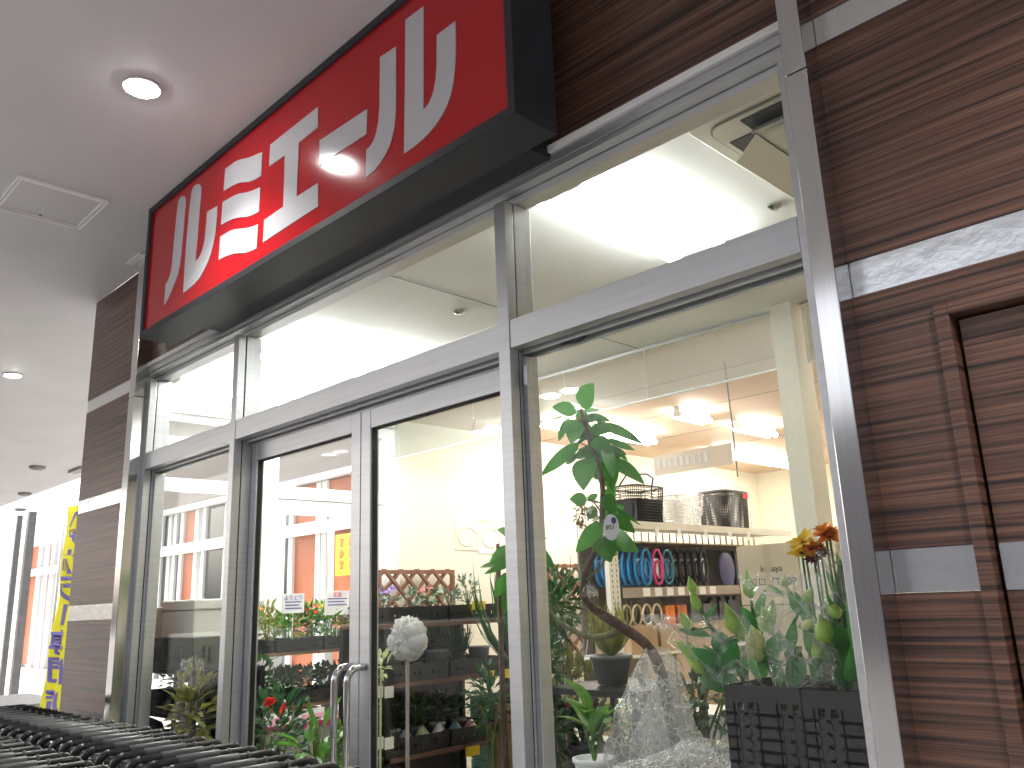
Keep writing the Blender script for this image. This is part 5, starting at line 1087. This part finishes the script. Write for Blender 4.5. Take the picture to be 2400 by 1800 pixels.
bouquet([(1935, 1252), (1945, 1262)], ORG, 'topmost dark centred orange bloom beside the post', r=.048, n=9)
bouquet([(1915, 1308), (1925, 1300)], MAR, 'maroon bloom beneath the orange ones', r=.038)
b = MB(); 
for i in range(40):
    q = pY(1985+rnd.uniform(-12, 30), 1380+rnd.uniform(0, 230), 2.25); b.leaf(q, q+V((rnd.uniform(-.04, .04), -.02, .10)), .022, (0, -1, .2), n=4)
tag(b.build('greenery_spray', LILYL, loc=pY(1995, 1600, 2.25)), 'dark green filler leaves pressed against the right post', 'greenery')
# ================================================================== SHOPPING CARTS
CW = .38
C = root('shopping_cart', (0, 0, 0), 'nested cart', 'shopping cart')
hz = 1.045
b = MB()
def arc(yc, s): return [(.0, yc, hz), (.0, yc+.012*s, hz-.003), (-.006, yc+.024*s, hz-.015), (-.02, yc+.028*s, hz-.035), (-.05, yc+.026*s, hz-.07), (-.09, yc+.02*s, hz-.12)]
b.tube([(0, .03, hz), (0, CW-.03, hz)], .0125, 10); b.build('handle_bar', BLK, C, smooth=True)
for s, yc in ((-1, .03), (1, CW-.03)):
    b = MB(); b.tube(arc(yc, s), [.0128, .014, .0145, .014, .011, .009], 8); b.build('handle_end', BLK, C, smooth=True)
b = MB(); b.tube([(0, .10, hz), (0, .102, hz), (0, .24, hz), (0, .242, hz)], [.0125, .0162, .0162, .0125], 12); b.build('grip', mat('cart_grip', (.085, .088, .09), .42), C, smooth=True)
b = MB(); b.tube([(0, .27, hz), (0, .272, hz), (0, .278, hz), (0, .28, hz)], [.0125, .0155, .0155, .0125], 12); b.build('collar', MATS['cart_grip'], C, smooth=True)
b = MB()
for yc in (.012, CW-.012): b.tube([(-.07, yc, hz-.10), (-.16, yc, .62), (-.20, yc, .30), (-.26, yc, .15), (-.60, yc*.6+.07, .13)], .009, 8)
b.build('frame', STEEL, C, smooth=True)
b = MB(); L0, L1 = -.09, -.55
for z in (.52, .60, .68, .76, .84, .90):
    b.tube([(L0-.03, .02, z), (L1, .06, z), (L1, CW-.06, z), (L0-.03, CW-.02, z)], .003, 4)
for kx in range(8):
    x = L0-.03+(L1-L0+.03)*kx/7
    for yc, y2 in ((.02+.04*kx/7, .03), (CW-.02-.04*kx/7, CW-.03)): b.tube([(x, yc, .52), (x, yc, .90)], .003, 4)
for ky in range(6): y = .06+(CW-.12)*ky/5; b.tube([(L0-.03, y, .52), (L1, y, .52), (L1, y, .90)], .003, 4)
b.build('wire_basket', BLK, C)
for x, y in ((-.25, .02), (-.25, CW-.02), (-.58, .08), (-.58, CW-.08)):
    b = MB(); b.lathe((0, 0, -.012), [(.055, 0), (.055, .024)], 16, Matrix.Translation((x, y, .056)) @ Matrix.Rotation(math.pi/2, 4, 'X')); b.build('wheel', BLK, C)
nA = 0
ords = ['first', 'second', 'third', 'fourth', 'fifth', 'sixth', 'seventh', 'eighth', 'ninth', 'tenth', 'eleventh', 'twelfth', 'thirteenth', 'fourteenth', 'fifteenth', 'sixteenth', 'seventeenth', 'eighteenth', 'nineteenth', 'twentieth', 'twenty first', 'twenty second', 'twenty third', 'twenty fourth', 'twenty fifth', 'twenty sixth', 'twenty seventh', 'twenty eighth', 'twenty ninth', 'thirtieth']
x = -2.22
for i in range(26):
    yj = 1.17+rnd.uniform(-.008, .008)
    lab = 'black handled cart in the row against the glass, %s from the right end' % ords[i]
    if i == 0: C.location = (x, yj, 0); C['label'] = lab; C['group'] = 'carts nested in the row against the glass'
    else: dup(C, (x, yj, 0), rnd.uniform(-.02, .02), lab, 'carts nested in the row against the glass')
    x -= .125+rnd.uniform(-.012, .012)
x = -2.55
for i in range(22):
    dup(C, (x, .72+rnd.uniform(-.01, .01), 0), rnd.uniform(-.03, .03), 'black handled cart in the outer row nearer the viewer, %s from the right end' % ords[i], 'carts nested in the outer row')
    x -= .13+rnd.uniform(-.012, .012)
